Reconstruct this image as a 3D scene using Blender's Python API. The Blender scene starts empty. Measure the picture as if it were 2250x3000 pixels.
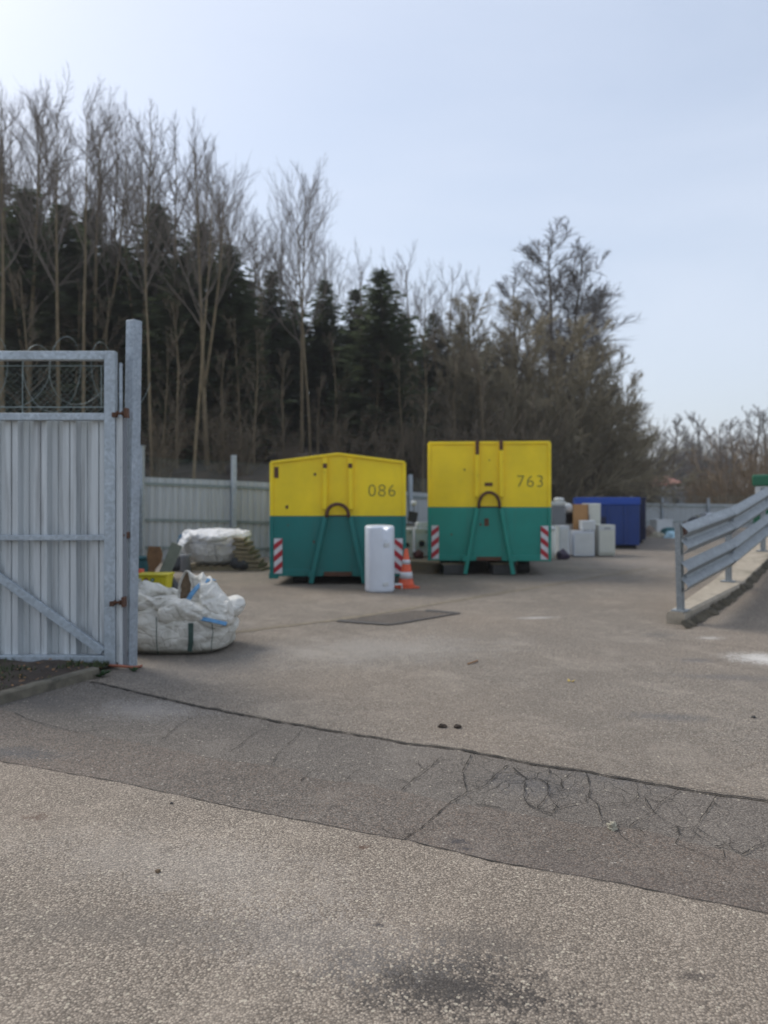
import bpy, bmesh, math, random
from mathutils import Vector, Matrix, noise as mnoise
R = math.radians
PI = math.pi
sc = bpy.context.scene
COL = sc.collection
F, CX, HY, CH = 2253.0, 1125.0, 1470.0, 1.55

def at(px, py, Y):            # a photo point at a known depth
    return Vector(((px - CX) / F * Y, Y, CH - (py - HY) / F * Y))
def gp(px, py, z=0.0):        # a photo point on the ground
    Y = (CH - z) * F / (py - HY)
    return Vector(((px - CX) / F * Y, Y, z))

# ------------------------------------------------------------------ materials
class NT:
    def __init__(s, name):
        s.m = bpy.data.materials.new(name); s.m.use_nodes = True
        s.t = s.m.node_tree; s.b = s.t.nodes['Principled BSDF']
        s.tc = None
    def n(s, kind, **kw):
        nd = s.t.nodes.new(kind)
        for k, v in kw.items(): setattr(nd, k, v)
        return nd
    def l(s, a, b): s.t.links.new(a, b)
    def co(s):
        if not s.tc: s.tc = s.n('ShaderNodeTexCoord')
        return s.tc.outputs['Object']
    def mapping(s, sx, sy, sz, src=None):
        m = s.n('ShaderNodeMapping'); m.inputs['Scale'].default_value = (sx, sy, sz)
        s.l(src or s.co(), m.inputs[0]); return m.outputs[0]
    def noise(s, scale, detail=4, rough=.55, vec=None, dist=0.0):
        n = s.n('ShaderNodeTexNoise'); n.inputs['Scale'].default_value = scale
        n.inputs['Detail'].default_value = detail; n.inputs['Roughness'].default_value = rough
        n.inputs['Distortion'].default_value = dist
        s.l(vec or s.co(), n.inputs['Vector']); return n.outputs['Fac']
    def vor(s, scale, vec=None, feature='F1'):
        n = s.n('ShaderNodeTexVoronoi', feature=feature); n.inputs['Scale'].default_value = scale
        s.l(vec or s.co(), n.inputs['Vector']); return n
    def ramp(s, fac, stops, interp='LINEAR'):
        r = s.n('ShaderNodeValToRGB'); r.color_ramp.interpolation = interp
        els = r.color_ramp.elements
        while len(els) < len(stops): els.new(.5)
        for e, (p, c) in zip(els, stops):
            e.position = p; e.color = tuple(c) + (1,) if isinstance(c, (tuple, list)) else (c, c, c, 1)
        s.l(fac, r.inputs[0]); return r.outputs[0]
    def mix(s, fac, a, b, mode='MIX'):
        m = s.n('ShaderNodeMix', data_type='RGBA', blend_type=mode)
        for v, i in ((fac, 0), (a, 6), (b, 7)):
            if hasattr(v, 'is_linked') or hasattr(v, 'links'): s.l(v, m.inputs[i])
            else: m.inputs[i].default_value = v if i == 0 else (tuple(v) + (1,) if len(v) == 3 else v)
        return m.outputs[2]
    def math(s, op, a, b=0.0, c=None):
        m = s.n('ShaderNodeMath', operation=op)
        for i, v in enumerate((a, b, c)):
            if v is None: continue
            if hasattr(v, 'links'): s.l(v, m.inputs[i])
            else: m.inputs[i].default_value = v
        return m.outputs[0]
    def bump(s, h, strength=.3, dist=.01):
        b = s.n('ShaderNodeBump'); b.inputs['Strength'].default_value = strength
        b.inputs['Distance'].default_value = dist
        s.l(h, b.inputs['Height']); s.l(b.outputs[0], s.b.inputs['Normal'])
    def fin(s, col=None, rough=.6, metal=0.0, spec=None):
        if col is not None:
            if hasattr(col, 'links'): s.l(col, s.b.inputs['Base Color'])
            else: s.b.inputs['Base Color'].default_value = tuple(col) + (1,)
        if hasattr(rough, 'links'): s.l(rough, s.b.inputs['Roughness'])
        else: s.b.inputs['Roughness'].default_value = rough
        s.b.inputs['Metallic'].default_value = metal
        if spec is not None: s.b.inputs['Specular IOR Level'].default_value = spec
        return s.m

def sc3(c, k): return tuple(min(1, x * k) for x in c)
def plain(name, c, rough=.6, var=.25, scale=6, metal=0.0, dirt=None, spec=None, bump=0):
    t = NT(name)
    f = t.noise(scale, 5, .6)
    col = t.ramp(f, [(.25, sc3(c, 1 - var)), (.75, sc3(c, 1 + var))])
    if dirt:
        g = t.noise(scale * .45, 6, .65, dist=.6)
        col = t.mix(t.ramp(g, [(.52, 0.0), (.72, dirt[1])]), col, dirt[0])
    if bump: t.bump(t.noise(scale * 6, 4), bump, .004)
    return t.fin(col, rough, metal, spec)

def asphalt(name, lo, hi, S, stones=0.12, stains=(), patch=.35, tint=(.30, .24, .18), bumpk=.5, lightst=(.55, .49, .38), craze=None):
    t = NT(name)
    v = t.vor(S); v2 = t.vor(S * .52)
    sep = t.n('ShaderNodeSeparateColor'); t.l(v.outputs['Color'], sep.inputs[0])
    col = t.ramp(sep.outputs[0], [(.0, lo), (.45, tuple((a * .6 + b * .4) for a, b in zip(lo, hi))), (1, hi)])
    # dark matrix between the grains
    edge = t.ramp(v.outputs['Distance'], [(.3, 0.0), (.75, .8)])
    col = t.mix(edge, col, sc3(lo, .45))
    sep2 = t.n('ShaderNodeSeparateColor'); t.l(v2.outputs['Color'], sep2.inputs[0])
    big = t.math('MULTIPLY', t.math('GREATER_THAN', sep2.outputs[1], 1 - stones), t.math('LESS_THAN', v2.outputs['Distance'], .38))
    # coloured grains
    red = t.math('MULTIPLY', t.math('GREATER_THAN', sep.outputs[2], .9), .35)
    col = t.mix(red, col, tint)
    # large uneven wear
    w = t.noise(.55, 6, .62, dist=.4)
    col = t.mix(t.ramp(w, [(.35, patch), (.62, 0.0)]), col, sc3(lo, .75))
    w2 = t.noise(1.7, 6, .7, dist=.8)
    col = t.mix(t.ramp(w2, [(.5, 0.0), (.75, patch * .8)]), col, sc3(hi, 1.1))
    w3 = t.noise(.28, 3, .5)
    col = t.mix(t.ramp(w3, [(.45, 0.0), (.7, .25)]), col, tint)
    geo = t.n('ShaderNodeNewGeometry')
    for (sx, sy, rx, ry, k, c, rot) in stains:
        mp = t.n('ShaderNodeMapping'); mp.vector_type = 'TEXTURE'
        mp.inputs['Location'].default_value = (sx, sy, 0); mp.inputs['Scale'].default_value = (rx, ry, 1)
        mp.inputs['Rotation'].default_value = (0, 0, rot)
        t.l(geo.outputs['Position'], mp.inputs[0])
        ml = t.n('ShaderNodeVectorMath', operation='MULTIPLY'); t.l(mp.outputs[0], ml.inputs[0]); ml.inputs[1].default_value = (1, 1, 0)
        ln = t.n('ShaderNodeVectorMath', operation='LENGTH'); t.l(ml.outputs[0], ln.inputs[0])
        nz = t.noise(7 / max(rx, ry) * .5, 7, .72)
        d = t.math('ADD', ln.outputs['Value'], t.math('MULTIPLY', t.math('SUBTRACT', nz, .5), 1.9))
        nz2 = t.noise(60, 2, .6)
        d = t.math('ADD', d, t.math('MULTIPLY', t.math('SUBTRACT', nz2, .5), .5))
        d = t.math('ADD', d, t.math('MULTIPLY', t.math('SUBTRACT', sep.outputs[1], .5), .95))
        col = t.mix(t.ramp(d, [(.35, k), (1.0, 0.0)]), col, c)
    col = t.mix(t.math('MULTIPLY', big, .6), col, lightst)
    if craze:
        wv = t.n('ShaderNodeVectorMath', operation='ADD'); t.l(t.co(), wv.inputs[0])
        nn = t.n('ShaderNodeTexNoise'); nn.inputs['Scale'].default_value = 9; nn.inputs['Detail'].default_value = 4; t.l(t.co(), nn.inputs['Vector'])
        sc_ = t.n('ShaderNodeVectorMath', operation='MULTIPLY'); t.l(nn.outputs['Color'], sc_.inputs[0]); sc_.inputs[1].default_value = (.075, .075, 0); t.l(sc_.outputs[0], wv.inputs[1])
        ve = t.vor(5.6, wv.outputs[0], 'DISTANCE_TO_EDGE')
        msk = t.ramp(t.noise(1.3, 4, .6), [(.47, 0.0), (.55, 1.0)])
        for (cx, cy, cr) in craze:
            pass
        g2 = t.n('ShaderNodeVectorMath', operation='DISTANCE'); t.l(geo.outputs['Position'], g2.inputs[0]); g2.inputs[1].default_value = (craze[0][0], craze[0][1], 0)
        loc = t.ramp(t.math('DIVIDE', g2.outputs['Value'], craze[0][2]), [(.45, 1.0), (1.0, 0.0)])
        line = t.ramp(ve.outputs['Distance'], [(.007, 1.0), (.018, 0.0)])
        k = t.math('MULTIPLY', line, t.math('MULTIPLY', loc, t.math('ADD', t.math('MULTIPLY', msk, .7), .3)))
        col = t.mix(t.math('MULTIPLY', k, .85), col, (.03, .026, .02))
    h = t.math('SUBTRACT', t.math('MULTIPLY', sep.outputs[1], .5), t.math('MULTIPLY', v.outputs['Distance'], 1.2))
    t.bump(h, bumpk, .006)
    return t.fin(col, .88, 0, .3)

def galv(name, base=(.36, .42, .47), k=1.0):
    t = NT(name)
    v = t.vor(38); sep = t.n('ShaderNodeSeparateColor'); t.l(v.outputs['Color'], sep.inputs[0])
    col = t.ramp(sep.outputs[0], [(0, sc3(base, .82)), (1, sc3(base, 1.15))])
    n = t.noise(9, 6, .7, dist=1.2)
    col = t.mix(t.ramp(n, [(.57, 0.0), (.66, .55)]), col, sc3((.62, .68, .72), k))
    n2 = t.noise(2.5, 4)
    col = t.mix(t.ramp(n2, [(.4, .35), (.6, 0.0)]), col, sc3(base, .7))
    return t.fin(col, t.ramp(sep.outputs[1], [(0, .42), (1, .6)]), .35)

def sheet_metal(name, base, dirt=(.22, .21, .20), dk=.5):
    t = NT(name)
    m = t.mapping(14, 14, .55)
    f = t.noise(1.0, 6, .6, vec=m)
    col = t.ramp(f, [(.3, sc3(base, .86)), (.7, sc3(base, 1.1))])
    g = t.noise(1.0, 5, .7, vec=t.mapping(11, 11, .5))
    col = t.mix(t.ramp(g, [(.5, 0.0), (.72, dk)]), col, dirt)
    g2 = t.noise(26, 4, .7)
    col = t.mix(t.ramp(g2, [(.62, 0.0), (.7, .35)]), col, sc3(base, .72))
    return t.fin(col, .48, .2)

def painted(name, base, rust=.55, streak=.5, rough=.5):
    t = NT(name)
    f = t.noise(1.3, 5, .6)
    col = t.ramp(f, [(.3, sc3(base, .86)), (.7, sc3(base, 1.1))])
    s = t.noise(1.0, 5, .65, vec=t.mapping(6, 6, .5))
    col = t.mix(t.ramp(s, [(.55, 0.0), (.8, streak)]), col, tuple(a * .5 + b * .5 for a, b in zip(base, (.08, .07, .05))))
    g = t.noise(5.5, 7, .72, dist=.7)
    col = t.mix(t.ramp(g, [(.665, 0.0), (.70, rust)]), col, (.10, .045, .02))
    g3 = t.noise(16, 4, .6)
    col = t.mix(t.ramp(g3, [(.70, 0.0), (.73, rust * .6)]), col, (.13, .07, .035))
    t.bump(t.noise(2.2, 3), .25, .03)
    return t.fin(col, rough)

def fabric(name, base, dirt, dk=.7):
    t = NT(name)
    f = t.noise(5, 6, .6)
    col = t.ramp(f, [(.3, sc3(base, .88)), (.7, sc3(base, 1.08))])
    g = t.noise(2.6, 7, .7, dist=1.0)
    col = t.mix(t.ramp(g, [(.50, 0.0), (.72, dk)]), col, dirt)
    # rain-splashed grime near the ground
    sp = t.n('ShaderNodeSeparateXYZ'); t.l(t.co(), sp.inputs[0])
    z = t.math('ADD', sp.outputs[2], t.math('MULTIPLY', t.math('SUBTRACT', t.noise(9, 6, .7), .5), .28))
    col = t.mix(t.ramp(z, [(.0, .75), (.17, 0.0)]), col, sc3(dirt, .8))
    w = t.noise(1.0, 6, .62, vec=t.mapping(7, 7, 16), dist=1.6)
    w2 = t.noise(34, 3, .5)
    wn = t.n('ShaderNodeTexNoise'); wn.inputs['Scale'].default_value = 3.5; t.l(t.co(), wn.inputs['Vector'])
    wa = t.n('ShaderNodeVectorMath', operation='MULTIPLY_ADD'); t.l(wn.outputs['Color'], wa.inputs[0]); wa.inputs[1].default_value = (.5, .5, .5); t.l(t.mapping(1, 1, 1.6), wa.inputs[2])
    ve = t.vor(5.5, wa.outputs[0], 'DISTANCE_TO_EDGE'); cr = t.ramp(ve.outputs['Distance'], [(0, 0.0), (.16, 1.0)])
    t.bump(t.math('ADD', t.math('ADD', w, t.math('MULTIPLY', w2, .05)), t.math('MULTIPLY', cr, .55)), .6, .025)
    return t.fin(col, .62)

M = {}
def mats():
    TAR = (.035, .032, .03)
    M['road'] = asphalt('road asphalt', (.175, .146, .116), (.51, .43, .342), 120, .085,
        stains=[(gp(1290, 2890).x, gp(1290, 2890).y, .42, .19, .85, TAR, -.25), (gp(1420, 2770).x, gp(1420, 2770).y, .27, .11, .5, (.09, .08, .07), -.3),
                (gp(105, 2400).x, gp(105, 2400).y, .07, .05, .8, (.12, .08, .06), 0), (gp(1065, 2490).x, gp(1065, 2490).y, .035, .02, .9, (.10, .06, .04), 0),
                (gp(900, 2760).x, gp(900, 2760).y, .5, .22, .2, (.44, .40, .36), -.3), (gp(450, 2730).x, gp(450, 2730).y, .9, .13, .33, (.13, .115, .10), -.1),
                (gp(2040, 2870).x, gp(2040, 2870).y, .06, .03, .7, (.06, .05, .045), 0), (gp(1110, 2720).x, gp(1110, 2720).y, .02, .014, .9, (.05, .045, .045), 0),
                (gp(550, 2540).x, gp(550, 2540).y, .9, .3, .22, (.46, .42, .37), -.3)], patch=.3, tint=(.26, .20, .15))
    M['strip'] = asphalt('worn pavement', (.118, .1, .084), (.305, .262, .218), 110, .03,
        stains=[(gp(1340, 2470).x, gp(1340, 2470).y, .06, .03, .8, (.04, .04, .045), 0), (gp(1370, 2492).x, gp(1370, 2492).y, .04, .015, .8, (.04, .04, .045), 0),
                (gp(60, 2210).x, gp(60, 2210).y, .3, .12, .6, (.08, .085, .09), -.2), (gp(1900, 2300).x, gp(1900, 2300).y, .6, .25, .35, (.10, .10, .105), -.4),
                (gp(1620, 2560).x, gp(1620, 2560).y, .8, .2, .3, (.11, .09, .08), -.4)], tint=(.24, .16, .11), patch=.35, lightst=(.42, .38, .32))
    M['patch'] = asphalt('grey patched pavement', (.118, .104, .09), (.31, .274, .23), 110, .025,
        stains=[(gp(1850, 2270).x, gp(1850, 2270).y, .5, .2, .4, (.09, .09, .095), -.4), (gp(1560, 2300).x, gp(1560, 2300).y, .3, .18, .4, (.085, .085, .09), -.4),
                (gp(430, 2080).x, gp(430, 2080).y, .5, .3, .3, (.40, .385, .37), -.3), (gp(120, 2060).x, gp(120, 2060).y, .6, .25, .55, (.085, .08, .078), -.4)],
        tint=(.22, .17, .13), patch=.35, craze=[(gp(1720, 2290).x, gp(1720, 2290).y, 1.1)])
    OL = (.075, .07, .035)
    M['yard'] = asphalt('yard asphalt', (.17, .145, .118), (.42, .365, .298), 105, .03,
        stains=[(gp(2240, 1930).x, gp(2240, 1930).y, .36, .32, .7, (.66, .64, .60), -.3), (gp(2080, 1870).x, gp(2080, 1870).y, .16, .10, .4, (.62, .60, .56), .2),
                (gp(1930, 1860).x, gp(1930, 1860).y, .22, .16, .55, (.09, .085, .08), .2), (gp(2040, 1935).x, gp(2040, 1935).y, .22, .12, .55, (.09, .09, .095), .1),
                (gp(1960, 2100).x, gp(1960, 2100).y, .35, .12, .5, (.10, .10, .105), -.2), (gp(2150, 1985).x, gp(2150, 1985).y, .6, .14, .5, (.11, .105, .105), -.2),
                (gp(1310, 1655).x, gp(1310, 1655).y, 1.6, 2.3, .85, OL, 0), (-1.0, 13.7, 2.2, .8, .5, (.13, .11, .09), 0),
                (-3.4, 9.8, 1.5, 1.6, .5, (.40, .37, .33), .2), (2.9, 15.4, 2.4, .9, .45, (.15, .145, .14), .1),
                (gp(560, 1960).x, gp(560, 1960).y, .8, .7, .5, (.13, .12, .11), .2), (gp(1100, 1900).x, gp(1100, 1900).y, 1.5, .8, .35, (.36, .34, .31), .2),
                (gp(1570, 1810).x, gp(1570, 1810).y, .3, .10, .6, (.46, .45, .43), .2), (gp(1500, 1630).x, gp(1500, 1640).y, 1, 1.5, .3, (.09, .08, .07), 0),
                (5.6, 19.5, 2.2, 2.6, .35, (.34, .30, .27), .1)], tint=(.27, .20, .14), patch=.4)
    M['old'] = asphalt('asphalt infill', (.085, .072, .06), (.20, .172, .143), 105, .03, tint=(.2, .15, .11))
    M['tar'] = plain('bitumen seal', (.055, .05, .046), .75, .35, 20)
    M['seam'] = plain('dusty seam', (.17, .14, .095), .9, .35, 8)
    M['crack'] = plain('crack dirt', (.022, .018, .013), .95, .5, 30)
    M['ground'] = plain('rough ground', (.115, .10, .055), .95, .4, .8, dirt=((.06, .07, .03), .8))
    M['hill'] = plain('leaf litter', (.062, .046, .034), .95, .45, 1.6, dirt=((.04, .035, .025), .8), bump=.8)
    M['concrete'] = plain('weathered concrete', (.36, .31, .24), .85, .22, 5, dirt=((.13, .12, .08), .7), bump=.4)
    M['shadedblock'] = plain('shade darkened concrete', (.07, .07, .068), .9, .35, 6)  # block concrete darkened so its colour carries the shade under the container
    M['mossdirt'] = plain('moss and dirt', (.075, .062, .04), .95, .5, 14, dirt=((.035, .035, .02), .7), bump=.8)
    M['mossy'] = plain('mossy concrete', (.135, .12, .09), .9, .4, 9, dirt=((.035, .035, .026), .9), bump=.6)
    M['galv'] = galv('galvanised steel', (.43, .485, .53))
    M['galv_rail'] = galv('galvanised rail', (.29, .315, .325), .75)
    M['galv_post'] = galv('galvanised post', (.36, .41, .46), .95)
    M['sheet'] = sheet_metal('coated steel sheet', (.60, .63, .64), (.22, .225, .225), .75)  # dirt streaks made strong, also standing in for shade between the ribs
    M['sheet_dark'] = sheet_metal('dull steel sheet', (.20, .215, .24))
    M['fence'] = sheet_metal('fence sheet', (.43, .46, .47), dk=.35)
    M['fence_rail'] = plain('fence rail', (.20, .24, .23), .6, .2)
    M['wire'] = plain('grey wire', (.20, .24, .23), .5, .2, metal=.3)
    M['greenwire'] = plain('green wire', (.05, .10, .08), .5, .2)
    M['rust'] = plain('rusty steel', (.10, .045, .025), .8, .5, 14)
    M['yellow'] = painted('yellow paint', (.90, .655, .006), .5, .16)
    M['teal'] = painted('bluish green paint', (.003, .165, .15), .4, .3)
    M['green'] = painted('green paint', (.005, .25, .195), .4, .3)
    M['greenlid'] = painted('deep green paint', (.008, .13, .06), .2, .3)
    M['black'] = plain('black underside', (.02, .02, .02), .8, .3)
    M['red'] = plain('red reflective', (.42, .015, .03), .45, .15)
    M['white'] = plain('white reflective', (.62, .63, .65), .45, .12)
    M['ink'] = plain('black paint', (.075, .07, .03), .6, .3)
    M['enamel'] = plain('white enamel', (.66, .70, .76), .35, .06, 3, dirt=((.40, .41, .42), .25))
    M['cream'] = plain('cream enamel', (.62, .63, .56), .4, .06, 3, dirt=((.38, .36, .30), .3))
    M['offwhite'] = plain('off white plastic', (.60, .62, .62), .5, .1, 3)
    M['greymetal'] = plain('grey metal', (.17, .18, .20), .5, .15, 3)
    M['darkmetal'] = plain('dark plastic', (.03, .032, .036), .5, .3, 5)
    M['glassdark'] = plain('dark door glass', (.012, .016, .02), .15, .2)
    M['brownwood'] = plain('brown veneer', (.42, .22, .085), .6, .15, 2)
    M['oldwood'] = plain('old wood', (.23, .19, .12), .85, .3, 8, dirt=((.09, .08, .05), .6), bump=.5)
    M['board'] = plain('brown board', (.24, .13, .06), .8, .35, 9)
    M['greyboard'] = plain('grey green board', (.20, .22, .17), .8, .25, 5)
    M['blue'] = painted('blue paint', (.003, .035, .19), .15, .2, .4)
    M['bluelit'] = painted('blue paint with painted highlight', (.006, .06, .36), .15, .2, .4)  # lighter copy of the blue paint, a highlight put into the colour
    M['navy'] = plain('navy paint', (.004, .009, .045), .5, .3, 2)
    M['orange'] = plain('orange plastic', (.68, .10, .035), .5, .15, 10)
    M['purple'] = plain('dark purple plastic bag', (.045, .03, .06), .4, .4, 9)
    M['maroon'] = plain('maroon plastic', (.10, .012, .018), .5, .3, 9)
    M['bag'] = fabric('white woven bag', (.68, .66, .60), (.27, .255, .19), .62)
    M['bag2'] = fabric('pale woven bag', (.78, .78, .78), (.42, .42, .38), .3)
    M['strap'] = plain('blue webbing', (.09, .24, .42), .7, .2, 20)
    M['greenstrap'] = plain('dark green webbing', (.03, .06, .05), .8, .3, 20)
    M['mineral'] = plain('brown fibre', (.17, .12, .075), .95, .35, 40, bump=.8)
    M['crate'] = plain('yellow plastic', (.62, .53, .015), .45, .12, 4)
    M['tealplastic'] = plain('teal plastic', (.01, .10, .11), .5, .3, 5)
    M['skyblue'] = plain('light blue sheet', (.38, .58, .68), .5, .2, 4)
    M['rubble'] = plain('mixed rubble', (.24, .19, .15), .9, .5, 12)
    M['terracotta'] = plain('orange plastic collar', (.30, .10, .055), .6, .3, 25)
    M['grass'] = plain('short grass', (.045, .065, .02), .9, .5, 5)
    M['weed'] = plain('weed leaf', (.03, .075, .022), .7, .4, 20)
    M['leaf'] = plain('yellow leaf', (.42, .30, .06), .7, .3, 40)
    M['stone'] = plain('pale stone', (.36, .33, .25), .9, .3, 40, bump=.5)
    M['clump'] = plain('dark organic clump', (.05, .035, .025), .95, .5, 60, bump=.8)
    M['trunk'] = plain('tan bark', (.18, .138, .082), .95, .35, 2.5, dirt=((.07, .065, .04), .6), bump=.4)
    M['twig'] = plain('grey brown twigs', (.16, .135, .115), .95, .3, .8)
    M['birchtwig'] = plain('dark birch twigs', (.14, .125, .115), .95, .3, .8)
    M['willow'] = plain('olive brown twigs', (.26, .22, .145), .95, .35, .35, dirt=((.16, .14, .085), .6))
    M['sapling'] = plain('brown sapling twigs', (.14, .11, .075), .95, .35, .5)
    M['russet'] = plain('russet twigs', (.21, .15, .09), .95, .3, .4)
    M['needle'] = plain('dark spruce needles', (.095, .12, .065), .9, .4, .6, dirt=((.13, .135, .065), .7))
    m = M['needle']; nt = m.node_tree; pb = nt.nodes['Principled BSDF']; tl = nt.nodes.new('ShaderNodeBsdfTranslucent'); mx = nt.nodes.new('ShaderNodeMixShader')
    src = pb.inputs['Base Color'].links[0].from_socket; nt.links.new(src, tl.inputs[0]); mx.inputs[0].default_value = .4
    nt.links.new(pb.outputs[0], mx.inputs[1]); nt.links.new(tl.outputs[0], mx.inputs[2]); nt.links.new(mx.outputs[0], nt.nodes['Material Output'].inputs[0])
    M['sprucebark'] = plain('spruce bark', (.09, .07, .05), .95, .3, 4)
    M['tile'] = plain('red roof tiles', (.42, .19, .15), .8, .2, 2)
    M['plaster'] = plain('white plaster', (.72, .72, .70), .8, .08, 1)
    M['shedwall'] = plain('grey shed boards', (.22, .23, .25), .8, .2, 1)
    M['window'] = plain('dark window glass', (.03, .035, .04), .15, .2)

# ------------------------------------------------------------------ mesh helpers
class MB:
    def __init__(s): s.v = []; s.f = []
    def add(s, vs, fs):
        o = len(s.v); s.v.extend([tuple(v) for v in vs]); s.f.extend([tuple(i + o for i in f) for f in fs]); return s
    def box(s, x0, x1, y0, y1, z0, z1, mat=None):
        vs = [Vector((x, y, z)) for z in (z0, z1) for y in (y0, y1) for x in (x0, x1)]
        if mat is not None: vs = [mat @ v for v in vs]
        return s.add(vs, [(0, 2, 3, 1), (4, 5, 7, 6), (0, 1, 5, 4), (2, 6, 7, 3), (0, 4, 6, 2), (1, 3, 7, 5)])
    def bar(s, a, b, w, h, up=(0, 0, 1)):
        a = Vector(a); b = Vector(b); d = (b - a).normalized(); up = Vector(up)
        sx = d.cross(up)
        if sx.length < 1e-4: sx = d.cross(Vector((0, 1, 0)))
        sx.normalize(); uy = sx.cross(d)
        vs = []
        for p in (a, b):
            for i, j in ((-1, -1), (1, -1), (1, 1), (-1, 1)): vs.append(p + sx * i * w / 2 + uy * j * h / 2)
        return s.add(vs, [(0, 1, 2, 3), (7, 6, 5, 4), (0, 4, 5, 1), (1, 5, 6, 2), (2, 6, 7, 3), (3, 7, 4, 0)])
    def tube(s, pts, rs, n=6, cap=True):
        pts = [Vector(p) for p in pts]
        if not hasattr(rs, '__len__'): rs = [rs] * len(pts)
        o = len(s.v); ref = None
        for i, p in enumerate(pts):
            d = (pts[min(i + 1, len(pts) - 1)] - pts[max(i - 1, 0)])
            if d.length < 1e-9: d = Vector((0, 0, 1))
            d.normalize()
            if ref is None: ref = d.orthogonal().normalized()
            ref = (ref - d * ref.dot(d))
            ref = ref.normalized() if ref.length > 1e-6 else d.orthogonal().normalized()
            b = d.cross(ref)
            for k in range(n):
                a = 2 * PI * k / n
                q = p + (ref * math.cos(a) + b * math.sin(a)) * rs[i]
                s.v.append((q.x, q.y, q.z))
        for i in range(len(pts) - 1):
            for k in range(n):
                k2 = (k + 1) % n
                s.f.append((o + i * n + k, o + i * n + k2, o + (i + 1) * n + k2, o + (i + 1) * n + k))
        if cap and n > 3:
            s.f.append(tuple(o + k for k in range(n))[::-1])
            s.f.append(tuple(o + (len(pts) - 1) * n + k for k in range(n)))
        return s
    def lathe(s, prof, n=28, c=(0, 0, 0)):
        o = len(s.v); c = Vector(c)
        for r, z in prof:
            for k in range(n):
                a = 2 * PI * k / n
                s.v.append((c.x + r * math.cos(a), c.y + r * math.sin(a), c.z + z))
        for i in range(len(prof) - 1):
            for k in range(n):
                k2 = (k + 1) % n
                s.f.append((o + i * n + k, o + i * n + k2, o + (i + 1) * n + k2, o + (i + 1) * n + k))
        s.f.append(tuple(o + k for k in range(n))[::-1])
        s.f.append(tuple(o + (len(prof) - 1) * n + k for k in range(n)))
        return s
    def prism(s, poly, y0, y1):      # polygon in x,z pulled along y
        n = len(poly)
        vs = [(x, y0, z) for x, z in poly] + [(x, y1, z) for x, z in poly]
        fs = [tuple(range(n)), tuple(range(2 * n - 1, n - 1, -1))]
        for k in range(n):
            k2 = (k + 1) % n; fs.append((k, k + n, k2 + n, k2))
        return s.add(vs, fs)
    def grid(s, fn, nu, nv, closeu=False):
        o = len(s.v)
        for j in range(nv):
            for i in range(nu):
                p = fn(i / (nu if closeu else nu - 1), j / (nv - 1)); s.v.append(tuple(p))
        for j in range(nv - 1):
            for i in range(nu if closeu else nu - 1):
                i2 = (i + 1) % nu
                s.f.append((o + j * nu + i, o + j * nu + i2, o + (j + 1) * nu + i2, o + (j + 1) * nu + i))
        return s
    def mesh(s, name):
        me = bpy.data.meshes.new(name); me.from_pydata(s.v, [], s.f); me.update(); return me
    def build(s, name, mat, parent=None, smooth=False, bevel=0, solid=0, recalc=True):
        me = s.mesh(name)
        if recalc:
            bm = bmesh.new(); bm.from_mesh(me); bmesh.ops.recalc_face_normals(bm, faces=bm.faces); bm.to_mesh(me); bm.free()
        me.materials.append(M[mat])
        if smooth: me.polygons.foreach_set('use_smooth', [True] * len(me.polygons))
        o = bpy.data.objects.new(name, me); COL.objects.link(o)
        if parent: o.parent = parent
        if solid:
            m = o.modifiers.new('thick', 'SOLIDIFY'); m.thickness = solid; m.offset = 0
        if bevel:
            m = o.modifiers.new('soft edges', 'BEVEL'); m.width = bevel; m.segments = 2; m.limit_method = 'ANGLE'; m.angle_limit = R(40)
        return o

def tag(o, label=None, cat=None, group=None, kind=None):
    if label: o['label'] = label
    if cat: o['category'] = cat
    if group: o['group'] = group
    if kind: o['kind'] = kind
    return o
def thing(name, label, cat, loc=(0, 0, 0), rz=0, group=None):
    o = bpy.data.objects.new(name, None); COL.objects.link(o)
    o.location = loc; o.rotation_euler = (0, 0, rz); o.empty_display_size = .2
    return tag(o, label, cat, group)
def struct(o): o['kind'] = 'structure'; return o
def children(o): return list(o.children)
def copy_tree(o, parent=None):
    c = o.copy(); COL.objects.link(c)
    if parent: c.parent = parent
    for ch in children(o): copy_tree(ch, c)
    return c
def fbm(p, o=4): return mnoise.fractal(Vector(p), 1.0, 2.0, o)

def text_mesh(s, size, depth=.002):
    cu = bpy.data.curves.new('lettering', 'FONT'); cu.body = s; cu.size = size; cu.extrude = depth; cu.offset = -.007; cu.space_character = 1.12
    cu.align_x = 'CENTER'; cu.align_y = 'CENTER'
    ob = bpy.data.objects.new('lettering', cu); COL.objects.link(ob)
    dg = bpy.context.evaluated_depsgraph_get()
    me = bpy.data.meshes.new_from_object(ob.evaluated_get(dg))
    bpy.data.objects.remove(ob); return me

# ------------------------------------------------------------------ ground
def jag(pts, step, amp, freq, seed=0):
    out = []
    for a, b in zip(pts[:-1], pts[1:]):
        n = max(1, int((b - a).length / step))
        for i in range(n): out.append(a.lerp(b, i / n))
    out.append(pts[-1].copy())
    for i, p in enumerate(out):
        w = mnoise.noise(Vector((p.x * freq, p.y * freq, seed))) + .5 * mnoise.noise(Vector((p.x * freq * 3.1, p.y * freq * 3.1, seed + 9)))
        w += .45 * mnoise.noise(Vector((p.x * freq * 7.3, p.y * freq * 7.3, seed + 3)))
        w2 = mnoise.noise(Vector((p.x * freq, p.y * freq, seed + 31))) + .45 * mnoise.noise(Vector((p.x * freq * 7.3, p.y * freq * 7.3, seed + 13)))
        p.y += w * amp; p.x += w2 * amp * .6
    return out
def c8(pts): return [gp(x * 1.3563, 1900 + y * 1.3563) for x, y in pts]
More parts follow.
